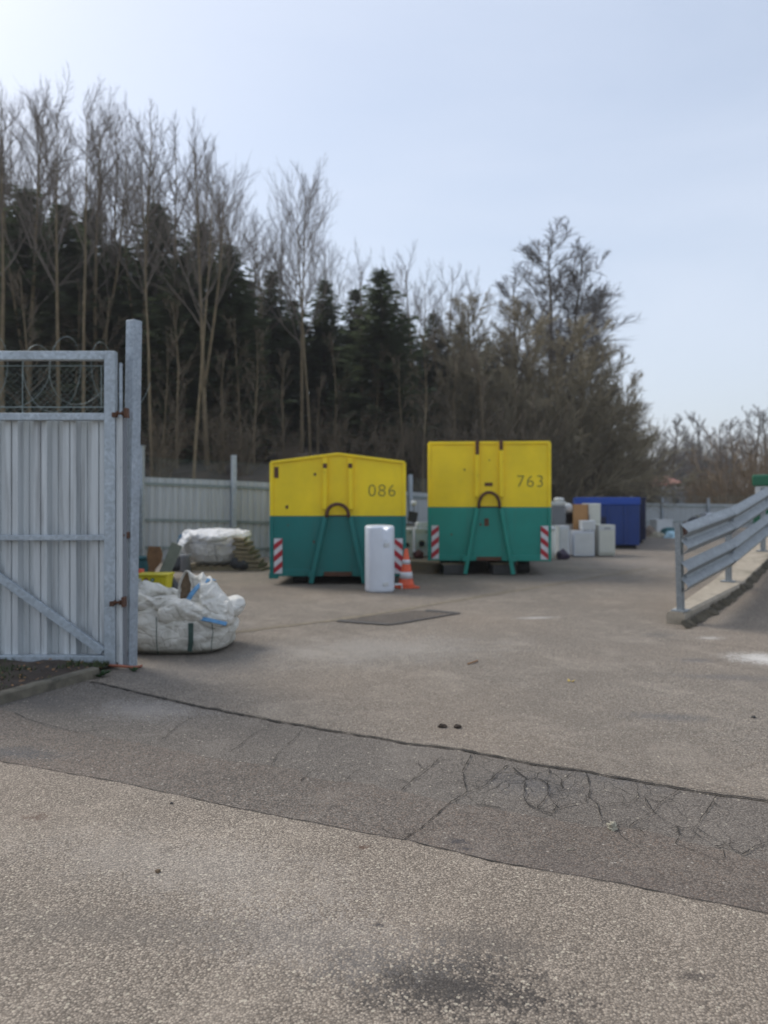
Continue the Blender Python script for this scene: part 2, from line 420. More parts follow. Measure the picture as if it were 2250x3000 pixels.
def extend(p, l):
    a = (p[0] - p[2]).normalized(); b = (p[-1] - p[-3]).normalized()
    return [p[0] + a * l] + p + [p[-1] + b * l]
def ribbon(mb, pts, w0, w1, z, wv=.5, seed=0):
    n = len(pts); o = len(mb.v)
    for i, p in enumerate(pts):
        d = (pts[min(i + 1, n - 1)] - pts[max(i - 1, 0)]); d.z = 0; d.normalize()
        q = Vector((-d.y, d.x, 0)); w = w0 + (w1 - w0) * i / max(1, n - 1)
        w *= max(.4, 1 + wv * 1.4 * mnoise.noise(Vector((p.x * 14, p.y * 14, seed + 5))))
        a = p + q * w / 2; b = p - q * w / 2
        mb.v.append((a.x, a.y, z)); mb.v.append((b.x, b.y, z))
    for i in range(n - 1): mb.f.append((o + 2 * i, o + 2 * i + 1, o + 2 * i + 3, o + 2 * i + 2))

def hillz(x, y):
    fl = 22.3 + max(0, x + 3) * 1.62
    s = y - fl
    if s <= 0: return 0
    k = max(.18, min(1, 1 - (x - 2) / 22)) if x > 2 else 1
    z = min(s * .8, 2.5) + max(0, s - 3.1) * .15
    return z * k + .25 * k * fbm((x * .35, y * .35, 0)) * min(1, s)

def ground():
    mb = MB(); mb.add([(-600, -60, -.03), (700, -60, -.03), (700, 900, -.03), (-600, 900, -.03)], [(0, 1, 2, 3)])
    struct(mb.build('ground', 'ground'))
    mb = MB()
    mb.add([(-7.2, -12, 0), (30, -12, 0), (30, 47, 0), (15, 47, 0), (6.2, 36.5, 0), (.2, 26.9, 0), (-2.6, 22.2, 0), (-7.2, 21, 0)], [tuple(range(8))])
    struct(mb.build('yard', 'yard'))
    crack = c8([(205, 75), (250, 85), (330, 105), (420, 125), (520, 145), (610, 162), (700, 178), (800, 193), (880, 207), (1000, 222), (1080, 238), (1150, 252), (1280, 272), (1380, 290), (1500, 310), (1659, 333)])
    near = c8([(0, 248), (250, 293), (520, 352), (790, 405), (880, 420), (1060, 465), (1340, 515), (1480, 545), (1659, 580)])
    mid = c8([(20, 140), (100, 172), (180, 187), (330, 212), (500, 245), (640, 265), (660, 283), (800, 295), (960, 335), (1060, 350), (1280, 385), (1400, 400), (1530, 430), (1659, 462)])
    ck = jag([crack[0] + (crack[0] - crack[1]) * .2] + crack + [crack[-1] + (crack[-1] - crack[-3]).normalized() * 6], .03, .018, 6)
    nr = jag(extend(near, 7), .03, .008, 7, 3)
    md = jag(extend(mid, 6), .04, .03, 4, 7)
    def sheet(name, mat, back, z, yfront=-12):
        mb = MB(); n = len(back)
        vs = [(p.x, p.y, z) for p in back] + [(p.x * 1.0, yfront if not hasattr(yfront, '__len__') else 0, z) for p in back]
        mb.add(vs, [(i, i + 1, n + i + 1, n + i) for i in range(n - 1)])
        return struct(mb.build(name, mat))
    bk = [Vector((-8, ck[0].y + .5, 0)), Vector((ck[0].x - .02, ck[0].y + .02, 0))] + ck
    sheet('pavement', 'patch', bk, .004)
    sheet('pavement', 'strip', md, .008)
    sheet('road', 'road', nr, .012)
    # main joint and the crazed cracks
    mb = MB()
    ribbon(mb, ck, .024, .018, .0100, .6, 1)
    side = [p + Vector((.01, .018, 0)) for p in ck[8:]]
    ribbon(mb, jag(side, .03, .02, 9, 2), .006, .006, .0101, 1.1, 2)
    C = lambda pts: [gp(1200 + x * .633, 2100 + y * .633) for x, y in pts]
    paths = [C([(285, 185), (245, 260), (265, 360), (185, 405), (125, 465), (60, 520), (0, 560), (-40, 585)]), C([(455, 230), (400, 275), (350, 325), (265, 360)]),
        C([(480, 245), (535, 290), (530, 380), (545, 415), (590, 435), (640, 370), (640, 310), (650, 250)]), C([(535, 300), (600, 295), (640, 320), (710, 345), (705, 300), (760, 262)]),
        C([(820, 270), (835, 340), (830, 380), (870, 415), (890, 490), (950, 505), (1020, 515), (1110, 535)]), C([(880, 412), (1010, 410), (1060, 375), (1050, 310)]),
        C([(1090, 385), (1130, 450), (1180, 490), (1240, 520), (1300, 535), (1410, 610), (1470, 625)]), C([(1250, 345), (1160, 405), (1130, 450), (1050, 490), (1020, 515)]),
        C([(1420, 375), (1380, 440), (1330, 510), (1310, 540)]), C([(1540, 650), (1600, 610), (1659, 590), (1720, 580)]), C([(660, 440), (720, 420), (830, 400)]), C([(20, 300), (80, 260), (150, 190)]),
        C([(640, 370), (720, 350), (830, 355)]), C([(1240, 520), (1250, 560), (1230, 600)]), C([(545, 415), (620, 450), (700, 440)]), C([(1060, 375), (1110, 390), (1160, 405)]),
        c8([(585, 258), (600, 230), (640, 195), (655, 175)]), c8([(650, 290), (668, 272), (690, 262)]), c8([(745, 290), (770, 268), (805, 262)]), c8([(865, 312), (905, 275), (950, 240)]),
        c8([(350, 200), (390, 165), (440, 140)]), c8([(500, 225), (545, 190), (590, 165)]),
        [gp(x * .3014, 1900 + y * .3014) for x, y in ((140, 640), (330, 720), (520, 770), (640, 805), (740, 830), (860, 825), (980, 790))],
        [gp(x * .3014, 1900 + y * .3014) for x, y in ((1000, 345), (900, 330), (930, 395), (1050, 420))]]
    rnd = random.Random(12)
    for i, p in enumerate(paths):
        w = .0036 if i not in (0, 1, 2, 4, 22) else .005
        ribbon(mb, jag(p, .012, .0085, 17, 10 + i), w * 1.2, w * .7, .0125, 1.1, i)
        for _ in range(3 if i < 16 else 1):
            q0 = p[rnd.randrange(len(p) - 1)].lerp(p[-1], 0) ; k_ = rnd.randrange(len(p) - 1); q0 = p[k_].lerp(p[k_ + 1], rnd.random()); dr = (p[k_ + 1] - p[k_]).normalized()
            dr = Matrix.Rotation(rnd.choice((-1, 1)) * rnd.uniform(.6, 1.5), 3, 'Z') @ dr; L = rnd.uniform(.07, .26)
            ribbon(mb, jag([q0, q0 + dr * L * .5, q0 + Matrix.Rotation(rnd.uniform(-.5, .5), 3, 'Z') @ dr * L], .012, .008, 17, 40 + i), .0032, .0012, .0124, 1.1, i + 50)
    ed = [p + Vector((0, .0015, 0)) for p in nr]
    ribbon(mb, ed, .006, .006, .0145, 1.2, 77)
    struct(mb.build('pavement_crack', 'crack', recalc=False))
    # dusty joint across the yard and the repaired square
    mb = MB()
    ribbon(mb, jag([gp(560, 1862), gp(700, 1851), gp(1000, 1815), gp(1250, 1775), gp(1500, 1733), gp(1700, 1700), gp(1900, 1665)], .15, .05, 1.5, 4), .13, .10, .004, .5, 6)
    struct(mb.build('pavement_seam', 'seam', recalc=False))
    a, b, c, d = gp(990, 1819), gp(1142, 1832), gp(1345, 1798), gp(1215, 1790)
    mb = MB(); mb.add([(p.x, p.y, .008) for p in jag([a, b, c, d], .05, .02, 5, 2)], [tuple(range(len(jag([a, b, c, d], .05, .02, 5, 2))))])
    struct(mb.build('pavement_patch', 'old'))
    mb = MB()
    ribbon(mb, jag([a, b], .05, .02, 5, 2), .17, .13, .012, .4, 1)
    ribbon(mb, jag([b, c], .05, .02, 5, 3), .07, .05, .0125, .5, 2)
    ribbon(mb, jag([c, d + Vector((.15, 0, 0))], .05, .02, 5, 4), .12, .18, .013, .5, 3)
    struct(mb.build('pavement_seam', 'tar', recalc=False))
    # wooded bank behind the fence
    mb = MB()
    xs = [-60 + i * 1.0 for i in range(150)]; ys = [20 + j * .8 for j in range(20)] + [36 + j * 3 for j in range(14)]
    mb.grid(lambda u, v: (lambda x, y: (x, y, hillz(x, y) - .06))(xs[round(u * 149)], ys[round(v * 33)]), 150, 34)
    struct(mb.build('embankment', 'hill', smooth=True))
    # far wooded ridge
    mb = MB()
    def fr(u, v):
        x = -140 + 420 * u; y = 85 + 160 * v
        z = 12 * (v ** .8) * max(0, min(1, (50 - x) / 60)) + 5 * v * (1 + .5 * mnoise.noise(Vector((x * .02, v * 2, 0)))) + .4 * fbm((x * .2, y * .2, 1))
        return (x, y, z - .3)
    mb.grid(fr, 60, 20)
    struct(mb.build('hill', 'hill', smooth=True))

def ramp_and_kerb():
    d = Vector((.612, .791, 0)); q = Vector((.791, -.612, 0)); P0 = Vector((3.92, 9.62, 0))
    def prof(s):
        if s <= 0: return .004
        return .012 + .06 * s + .024 * s * s if s < 2.5 else .012 + .15 + .15 + (s - 2.5) * .15
    S = [-1.2, -.6, 0, .4, .8, 1.2, 1.6, 2, 2.5, 3, 4, 5, 6, 8, 10, 14]
    mb = MB()
    def fn(u, v):
        s = S[round(v * 15)]; t = -.02 + 7 * u
        p = P0 + d * s + q * t
        return (p.x, p.y, prof(s) if s > -1.1 else .002)
    mb.grid(fn, 2, 16)
    struct(mb.build('ramp', 'yard'))
    # concrete upstand that carries the guard rail
    posts = [Vector((3.78, 9.80, .165)), Vector((5.15, 11.5, .36)), Vector((6.70, 13.6, .68)), Vector((8.40, 15.85, 1.02))]
    mb = MB()
    line = [posts[0] - d * .12, posts[0].copy()] + [posts[0].lerp(posts[1], k / 6) for k in range(1, 6)] + [posts[1]] + [posts[1].lerp(posts[2], k / 6) for k in range(1, 6)] + [posts[2], posts[3]]
    def sec(i):
        p = line[i]; w = .006 * fbm((p.x * 5, p.y * 5, 2)); sa = max(0, min(1, (p - posts[0]).dot(d) / 2.18)); nr_ = .085 + .14 * sa; fr_ = .14 + .1 * sa
        zt = p.z - (.0 if i else .012) + w
        return [p + q * (nr_ - .01 + w) + Vector((0, 0, -.6 - p.z * .5)), Vector((*(p + q * (nr_ + w)).xy, zt - .03)), Vector((*(p + q * (nr_ - .03)).xy, zt)),
                Vector((*(p - q * (fr_ - .03)).xy, zt + .004)), Vector((*(p - q * fr_).xy, zt - .03)), p - q * fr_ + Vector((0, 0, -.6 - p.z * .5))]
    n = len(line); vs = []; fs = []
    for i in range(n): vs += sec(i)
    for i in range(n - 1):
        for k in range(6):
            k2 = (k + 1) % 6; fs.append((i * 6 + k, i * 6 + k2, i * 6 + 6 + k2, i * 6 + 6 + k))
    fs.append(tuple(range(6))); fs.append(tuple((n - 1) * 6 + k for k in range(6))[::-1])
    mb.add(vs, fs); struct(mb.build('ramp_kerb', 'concrete'))
    # dirt gathered along the kerb
    mb = MB(); pts = [P0 + d * (-.4 + k * .08) for k in range(90)]
    o = 0
    for i, p in enumerate(pts):
        s = -.4 + i * .08; w = .03 + .09 * abs(fbm((p.x * 3, p.y * 3, 5))) + .06 * abs(mnoise.noise(Vector((s * 9, 0, 1)))); p = p + q * (-.06 + .12 * max(0, min(1, s / 2.2)))
        a = p - q * .025; b = p + q * w; z = prof(s) + .006; up = .06 + .07 * abs(mnoise.noise(Vector((s * 5, 3, 1)))) + .03 * mnoise.noise(Vector((s * 21, 3, 1)))
        mb.v += [(a.x, a.y, z + up), (b.x, b.y, z)]
    mb.f += [(2 * i, 2 * i + 1, 2 * i + 3, 2 * i + 2) for i in range(len(pts) - 1)]
    o = mb.build('kerb_dirt', 'mossdirt', recalc=False); o['kind'] = 'structure'
    # guard rail
    t = thing('guardrail', 'galvanised double guard rail climbing the ramp on a concrete upstand', 'guard rail', posts[0])
    base = posts[0]
    Wp = [(.0, 0), (.012, .012), (.07, .055), (.082, .075), (.07, .095), (.012, .138), (.005, .155), (.012, .172), (.07, .215), (.082, .235), (.07, .255), (.012, .298), (0, .31)]
    Wp = [(o_ * 1.1, h_ * 1.28) for o_, h_ in Wp]
    for i, p in enumerate(posts):
        b = p - base; mb = MB()
        z0, z1 = b.z - .05, b.z + 1.12
        lean = Vector((-.03, 0, 0)) if i == 0 else Vector((0, 0, 0))
        for (a0, a1, c0, c1) in ((-.06, .06, .030, .037), (-.06, -.053, -.03, .030), (.053, .06, -.03, .030)):
            vs = []
            for z, ln in ((z0, Vector((0, 0, 0))), (z1, lean)):
                for aa, cc in ((a0, c0), (a1, c0), (a1, c1), (a0, c1)):
                    w = b + d * aa + q * cc + ln; vs.append((w.x, w.y, z))
            mb.add(vs, [(0, 1, 2, 3), (7, 6, 5, 4), (0, 4, 5, 1), (1, 5, 6, 2), (2, 6, 7, 3), (3, 7, 4, 0)])
        pt = mb.build('post', 'galv_rail', t)
        mb = MB(); mb.box(-.11, .11, -.09, .09, b.z - .004, b.z + .012, Matrix.Translation((b.x, b.y, 0)) @ Matrix.Rotation(math.atan2(d.y, d.x), 4, 'Z'))
        mb.build('base_plate', 'galv_rail', pt)
    for i in range(3):
        a, b = posts[i] - base, posts[i + 1] - base
        for zb in (.235, .715):
            mb = MB(); vs = []
            e0 = -.13 if i == 0 else -.16
            dd = (b - a); L = dd.length; dn = dd / L
            off = .042 + (.004 if i else 0)
            for p in (a + dn * e0, b + dn * .04):
                for o_, h in Wp:
                    w = p + q * (off + o_); vs.append((w.x, w.y, p.z + zb + h))
            n = len(Wp); mb.add(vs, [(k, k + 1, n + k + 1, n + k) for k in range(n - 1)])
            r = mb.build('rail', 'galv_rail', t, solid=.004)
            for e in (.02, L - .05):
                mb = MB(); p = a + dn * e + q * (off + .012); mb.tube([(p.x, p.y, p.z + zb + .198), (p.x + q.x * .02, p.y + q.y * .02, p.z + zb + .198)], .016, 6)
                mb.build('bolt', 'galv_post', r)

# ------------------------------------------------------------------ gate
def profile_sheet(x0, x1, per, depth, crown=.44):
    pts = []; x = x0
    while x < x1:
        for (u, dz) in ((.0, 0), (.20, 0), (.215, .25), (.24, .25), (.255, 0), (crown, 0), (crown + .07, 1), (.66, 1), (.675, .75), (.72, .75), (.735, 1), (.93, 1)):
            if x + u * per <= x1: pts.append((x + u * per, dz * depth))
        x += per
    return pts
def sheet_mesh(pts, z0, z1, yf=0):
    mb = MB(); n = len(pts)
    zs = z0 if hasattr(z0, '__len__') else None
    vs = [(x, yf + d, z0) for x, d in pts] + [(x, yf + d, z1) for x, d in pts]
    mb.add(vs, [(i, i + 1, n + i + 1, n + i) for i in range(n - 1)]); return mb
def gate():
    Y = 7.15; k = Y / F
    X = lambda px: (px - CX) * k
    Z = lambda py: CH - (py - HY) * k
    ox = X(326); xl = -3.2 - 2.0
    t = thing('sheet_metal_gate', 'galvanised gate leaf with corrugated sheet below and wire mesh on top', 'gate', (ox, Y, 0))
    L = xl - ox
    x = lambda px: X(px) - ox
    top, bot = Z(1030), Z(1946)
    mb = MB(); mb.box(x(309), x(341), -.04, .04, bot, top)
    mb.box(L, L + .10, -.04, .04, bot, top)
    mb.box(L + .10, x(309), -.039, .039, Z(1056), top - .001)
    mb.build('frame', 'galv', t, bevel=.006)
    mb = MB(); mb.box(L + .10, x(309), -.036, .036, Z(1232), Z(1211)); mb.build('crossbar', 'galv', t, bevel=.005)
    mb = MB(); mb.box(L + .10, x(309), -.036, .02, Z(1583), Z(1567)); mb.build('crossbar', 'galv', t, bevel=.005)
    mb = MB(); mb.box(L + .10, x(309), -.038, .038, bot + .002, Z(1919)); mb.build('crossbar', 'galv', t, bevel=.006)
    a = Vector((x(303), -.014, Z(1908))); b = Vector((x(-240), -.014, Z(1518)))
    mb = MB(); mb.bar(a, b, .03, .075, (0, 1, 0)); 
    mb = MB()
    dd = (b - a).normalized(); nn = Vector((-dd.z, 0, dd.x)) * .037
    vs = []
    for y in (-.034, .012):
        for p in (a - nn, a + nn, b + nn, b - nn): vs.append((p.x, y, p.z))
    mb.add(vs, [(0, 1, 2, 3), (7, 6, 5, 4), (0, 4, 5, 1), (1, 5, 6, 2), (2, 6, 7, 3), (3, 7, 4, 0)])
    mb.build('brace', 'galv', t, bevel=.004)
    off = x(217) % .27
    pts = profile_sheet(L + .02, x(312), .2725, .075)
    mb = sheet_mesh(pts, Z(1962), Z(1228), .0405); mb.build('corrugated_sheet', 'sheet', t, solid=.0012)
    # mesh panel
    mb = MB(); r = .0055
    mb.tube([(L + .1, 0, Z(1072)), (x(309), 0, Z(1072))], r, 5); mb.tube([(L + .1, 0, Z(1193)), (x(309), 0, Z(1193))], r, 5)
    for px in (297, 66, -160): mb.tube([(x(px), 0, Z(1072 if px == 297 else 1056)), (x(px), 0, Z(1193 if px == 297 else 1211))], r * .9, 5)
    mb.build('mesh_frame', 'wire', t)
    mb = MB(); z0, z1 = Z(1211), Z(1068); h = z1 - z0; s = .062; xx = L - h
    while xx < x(300):
        for (xa, xb) in ((xx, xx + h), (xx + h, xx)):
            # clip to the opening
            za, zb = z0, z1; a0, b0 = xa, xb
            lo, hi = L + .1, x(306)
            seg = [(xa, z0), (xb, z1)]
            m = (z1 - z0) / (xb - xa)
            cl = []
            for (u, w) in seg:
                if u < lo: w = z0 + (lo - xa) * m; u = lo
                if u > hi: w = z0 + (hi - xa) * m; u = hi
                cl.append((u, w))
            if z0 - .01 <= cl[0][1] <= z1 + .01 and z0 - .01 <= cl[1][1] <= z1 + .01 and abs(cl[0][0] - cl[1][0]) > .02:
                mb.tube([(cl[0][0], .004, cl[0][1]), (cl[1][0], .004, cl[1][1])], .0014, 3)
        xx += s
    mb.build('wire_mesh', 'greenwire', t)
    # flange along the hinge side
    mb = MB(); mb.box(x(342.5), x(347), -.02, .02, Z(1940), Z(1215)); mb.box(x(347), x(360), -.012, .006, Z(1950), Z(1222)); mb.box(x(360), x(371), .012, .02, Z(1948), Z(1225))
    fl = mb.build('edge_strip', 'sheet', t, bevel=.003)
    mb = MB(); mb.box(x(360.5), x(371), -.004, .011, Z(1948), Z(1226)); mb.build('seal_strip', 'sheet_dark', t)
    for py in (1213, 1763):
        mb = MB(); z = Z(py); x0 = x(336 if py > 1500 else 343)
        mb.tube([(x0, -.05, z), (x0 + .10, -.05, z)], .012, 8)
        mb.tube([(x0 + .012, -.05, z), (x0 + .028, -.05, z)], .024, 6); mb.tube([(x0 + .06, -.05, z), (x0 + .075, -.05, z)], .024, 6)
        mb.box(x0 + .085, x0 + .115, -.075, .0, z - .04, z + .05)
        mb.box(x0 - .03, x0 + .012, -.06, .0, z - .035, z + .01)
        mb.build('hinge', 'rust', t, bevel=.003)
    for (px, py) in ((352, 1890), (356, 1370), (366, 1396), (364, 1912)):
        mb = MB(); mb.tube([(x(px), -.014, Z(py)), (x(px), -.022, Z(py))], .006, 6); mb.build('screw', 'galv_post', t)
    # post
    bx, tx = X(368), X(379)
    t2 = thing('gate_post', 'tall square galvanised gate post standing beside the gate leaf', 'post', (bx, Y + .10, 0))
    w = .106; rot = Matrix.Rotation(R(-27), 4, 'Z'); mb = MB(); vs = []
    for z, dx in ((-.05, 0), (Z(932), tx - bx + .012)):
        for (i, j) in ((-1, -1), (1, -1), (1, 1), (-1, 1)):
            p = rot @ Vector((i * w / 2, j * w / 2, 0)); vs.append((p.x + dx, p.y, z))
    mb.add(vs, [(0, 1, 2, 3), (7, 6, 5, 4), (0, 4, 5, 1), (1, 5, 6, 2), (2, 6, 7, 3), (3, 7, 4, 0)])
    mb.build('shaft', 'galv_post', t2, bevel=.008)
    for (px, py) in ((371, 1568), (364, 1916)):
        mb = MB(); p = Vector((X(px) - bx, -.085, Z(py))); mb.box(p.x - .018, p.x + .018, -.10, -.05, p.z - .03, p.z + .03); mb.box(p.x - .03, p.x - .016, -.112, -.09, p.z - .008, p.z + .008)
        mb.build('bracket', 'rust', t2, bevel=.003)
    # broken plastic collar round the foot
    mb = MB(); pr = []
    def cf(u, v):
        a = R(200) + R(150) * u; r = .155 + .012 * math.sin(u * 9) ; 
        ang = 2 * PI * v
        rr = .013
        return ((r + rr * math.cos(ang) * .6) * math.cos(a), (r + rr * math.cos(ang) * .6) * math.sin(a), .03 + rr * math.sin(ang) + .012 * math.sin(u * 5))
    mb.grid(cf, 30, 9)
    o = mb.build('plastic_collar', 'terracotta', None, smooth=True); o.location = (bx - .02, Y + .07, 0)
    tag(o, 'broken orange plastic ring lying round the foot of the gate post', 'plastic ring')
    # razor wire coil behind the gate
    t3 = thing('razor_wire', 'loose coil of barbed wire above the gate top', 'wire', ((100 - CX) / F * 8.6, 8.6, 2.55))
    mb = MB(); pts = []
    for i in range(420):
        a = i / 420 * 2 * PI * 6; xx = -1.3 + 2.35 * i / 420 + .06 * math.sin(a * .37)
        r = .38 + .06 * math.sin(i * .05)
        pts.append((xx + .12 * math.sin(a + 1.2), .30 * math.cos(a), .42 + r * math.sin(a)))
    mb.tube(pts, .0035, 4)
    rnd = random.Random(2)
    for i in range(3, 417, 4):
        p = Vector(pts[i]); dr = Vector((rnd.uniform(-1, 1), rnd.uniform(-1, 1), rnd.uniform(-1, 1))).normalized() * .022
        mb.tube([p - dr, p + dr], .002, 3)
    mb.build('coil', 'wire', t3)
    for dx in (-1.35, .97):
        mb = MB(); mb.tube([(dx, .0, -2.55), (dx, 0, .55)], .02, 6); mb.build('support', 'galv_post', t3)

def kerb_and_verge():
    a = Vector((-3.9, 4.2, 0)); a1 = gp(-2, 2068); b = gp(292, 1984)
    d = (b - a1).normalized(); q = Vector((-d.y, d.x, 0))   # towards the verge
    pts = [a1 - d * 2.2] + [a1.lerp(b, i / 14) for i in range(15)]
    mb = MB(); vs = []; fs = []
    for i, p in enumerate(pts):
        j = .006 * fbm((p.x * 6, p.y * 6, 3)); h = .085 + j
        for off, z in ((0, -.03), (.006 + j, h - .012), (.02, h), (.085, h + .002), (.10, h - .01), (.10, -.03)):
            w = p + q * off; vs.append((w.x, w.y, z))
    n = len(pts)
    for i in range(n - 1):
        for k in range(6): fs.append((i * 6 + k, i * 6 + (k + 1) % 6, i * 6 + 6 + (k + 1) % 6, i * 6 + 6 + k))
    fs += [tuple(range(6)), tuple((n - 1) * 6 + k for k in range(6))[::-1]]
    mb.add(vs, fs); struct(mb.build('kerb', 'mossy'))
    # soil of the verge
    mb = MB()
    c = [pts[0] + q * .10, pts[-1] + q * .10, Vector((-2.42, 7.05, 0)), Vector((-2.42, 7.6, 0)), Vector((-7.2, 7.6, 0)), Vector((-7.2, 3.5, 0))]
    def fn(u, v):
        y = 3.4 + 4.3 * v
        xr = (pts[0] + q * .06).x + ((pts[-1] + q * .06).x - (pts[0] + q * .06).x) * max(0, min(1, (y - pts[0].y) / (pts[-1].y - pts[0].y)))
        if y > pts[-1].y: xr = min(xr + (y - pts[-1].y) * .1, -2.45)
        x = xr - (1 - u) * 4.5
        e = min(1, (1 - u) * 30); z = .045 + .035 * e + .03 * fbm((x * 4, y * 4, 0)) * e
        if v > .86: z *= max(.02, 1 - (v - .86) * 8)
        return (x, y, z)
    mb.grid(fn, 60, 60); struct(mb.build('verge', 'hill', smooth=True))
    rnd = random.Random(5); mb = MB()
    for _ in range(5200):
        u = rnd.random(); y = rnd.uniform(5.2, 7.3)
        p = Vector(fn(1 - u * u * .5, (y - 3.4) / 4.3))
        if p.x < -4.6 or fbm((p.x * 2.2, p.y * 2.2, 4)) < -.18 + .2 * rnd.random(): continue
        a = rnd.uniform(0, 2 * PI); h = rnd.uniform(.015, .055); w = rnd.uniform(.003, .008)
        dx, dy = math.cos(a), math.sin(a); b = Vector((dx * h * .8, dy * h * .8, h))
        mb.add([p + Vector((-dy * w, dx * w, 0)), p + Vector((dy * w, -dx * w, 0)), p + b], [(0, 1, 2)])
    o = mb.build('grass', 'grass', recalc=False); o['kind'] = 'stuff'; o['label'] = 'thin short grass on the bare verge under the gate'
    mb = MB()
    for _ in range(420):
        y = rnd.uniform(5.3, 7.2); p = Vector(fn(1 - rnd.random() ** 2 * .5, (y - 3.4) / 4.3)) + Vector((0, 0, .012)); s = rnd.uniform(.008, .024); a = rnd.uniform(0, 6.3)
        e = Vector((math.cos(a), math.sin(a), rnd.uniform(-.4, .4))) * s; g = Vector((-math.sin(a), math.cos(a), rnd.uniform(-.3, .5))) * s * .6
        mb.add([p - e, p + g, p + e, p - g], [(0, 1, 2, 3)])
    o = mb.build('leaf_litter', 'board', recalc=False); o['kind'] = 'stuff'; o['label'] = 'scattered dead leaves on the verge under the gate'
    # weeds at the kerb end and by the post
    for (px, py, h, lab) in ((291, 1984, .10, 'small leafy weed growing at the end of the kerb'), (392, 1968, .05, 'tiny low weed on the yard side of the gate post foot'), (1730, 2092, 0, '')):
        if not h: continue
        c = gp(px, py); mb = MB()
        for i in range(22):
            a = rnd.uniform(0, 6.28); l = h * rnd.uniform(.5, 1.1); w = l * .22; up = rnd.uniform(.4, 1.3)
            dx, dy = math.cos(a), math.sin(a)
            m_ = Vector((dx * l * .5, dy * l * .5, l * up * .6)); e = Vector((dx * l, dy * l, l * up * .75)); sd = Vector((-dy, dx, .1)) * w
            mb.add([(0, 0, 0), m_ + sd, e, m_ - sd], [(0, 1, 2, 3)])
        o = mb.build('weed', 'weed', recalc=False); o.location = c; tag(o, lab, 'weed')

def small_bits():
    rnd = random.Random(8)
    def lump(name, mat, c, s, label, cat, seed):
        mb = MB()
        def fn(u, v):
            a = 2 * PI * u; b = PI * (v - .5); d = Vector((math.cos(a) * math.cos(b), math.sin(a) * math.cos(b), math.sin(b)))
            r = 1 + .55 * mnoise.noise(d * 1.7 + Vector((seed, 0, 0))) + .2 * mnoise.noise(d * 5 + Vector((seed, 3, 0)))
            return (d.x * s[0] * r, d.y * s[1] * r, max(-.6, d.z) * s[2] * r + s[2] * .55)
        mb.grid(fn, 18, 12, True)
        o = mb.build(name, mat); o.location = c; return tag(o, label, cat)
    lump('stone', 'stone', gp(1793, 2434) + Vector((0, 0, .008)), (.026, .02, .02), 'pale loose stone lying on the crazed pavement', 'stone', 3)
    lump('clump', 'clump', gp(1297, 2131) + Vector((0, 0, .002)), (.028, .02, .014), 'dark brown clump, the left one of the pair on the yard asphalt', 'clump', 5)
    lump('clump', 'clump', gp(1341, 2132) + Vector((0, 0, .002)), (.026, .022, .014), 'dark brown clump, the right one of the pair on the yard asphalt', 'clump', 9)
    lump('clump', 'tar', gp(2208, 2103) + Vector((0, 0, .002)), (.016, .013, .009), 'tiny black lump on the yard asphalt near the right edge', 'lump', 12)
    mb = MB()
    for i in range(4):
        a = i * 1.6; mb.add([(0, 0, .006), (.03 * math.cos(a), .03 * math.sin(a), .012), (.05 * math.cos(a + .3), .05 * math.sin(a + .3), .02), (.03 * math.cos(a + .6), .03 * math.sin(a + .6), .006)], [(0, 1, 2, 3)])
    o = mb.build('leaf', 'leaf'); o.location = gp(1672, 1998); tag(o, 'small yellow fallen leaf on the yard asphalt', 'leaf')
    mb = MB(); mb.tube([(-.06, -.06, .01), (0, 0, .014), (.05, .10, .01)], .008, 5)
    o = mb.build('twig', 'board'); o.location = gp(1387, 1944); tag(o, 'short brown stick lying on the open yard', 'stick')
    mb = MB(); mb.tube([(-.016, 0, .004), (.016, .004, .004)], .002, 4)
    o = mb.build('twig', 'stone'); o.location = gp(1672, 2497) + Vector((0, 0, .008)); tag(o, 'tiny straw coloured stalk on the brown pavement strip', 'stalk')
    lump('pebble', 'mineral', gp(462, 2564) + Vector((0, 0, .012)), (.011, .009, .008), 'small brown pebble on the pale road surface', 'pebble', 17)
    lump('pebble', 'tar', gp(503, 2362) + Vector((0, 0, .012)), (.008, .007, .006), 'small black pebble beside the edge of the pale road', 'pebble', 19)

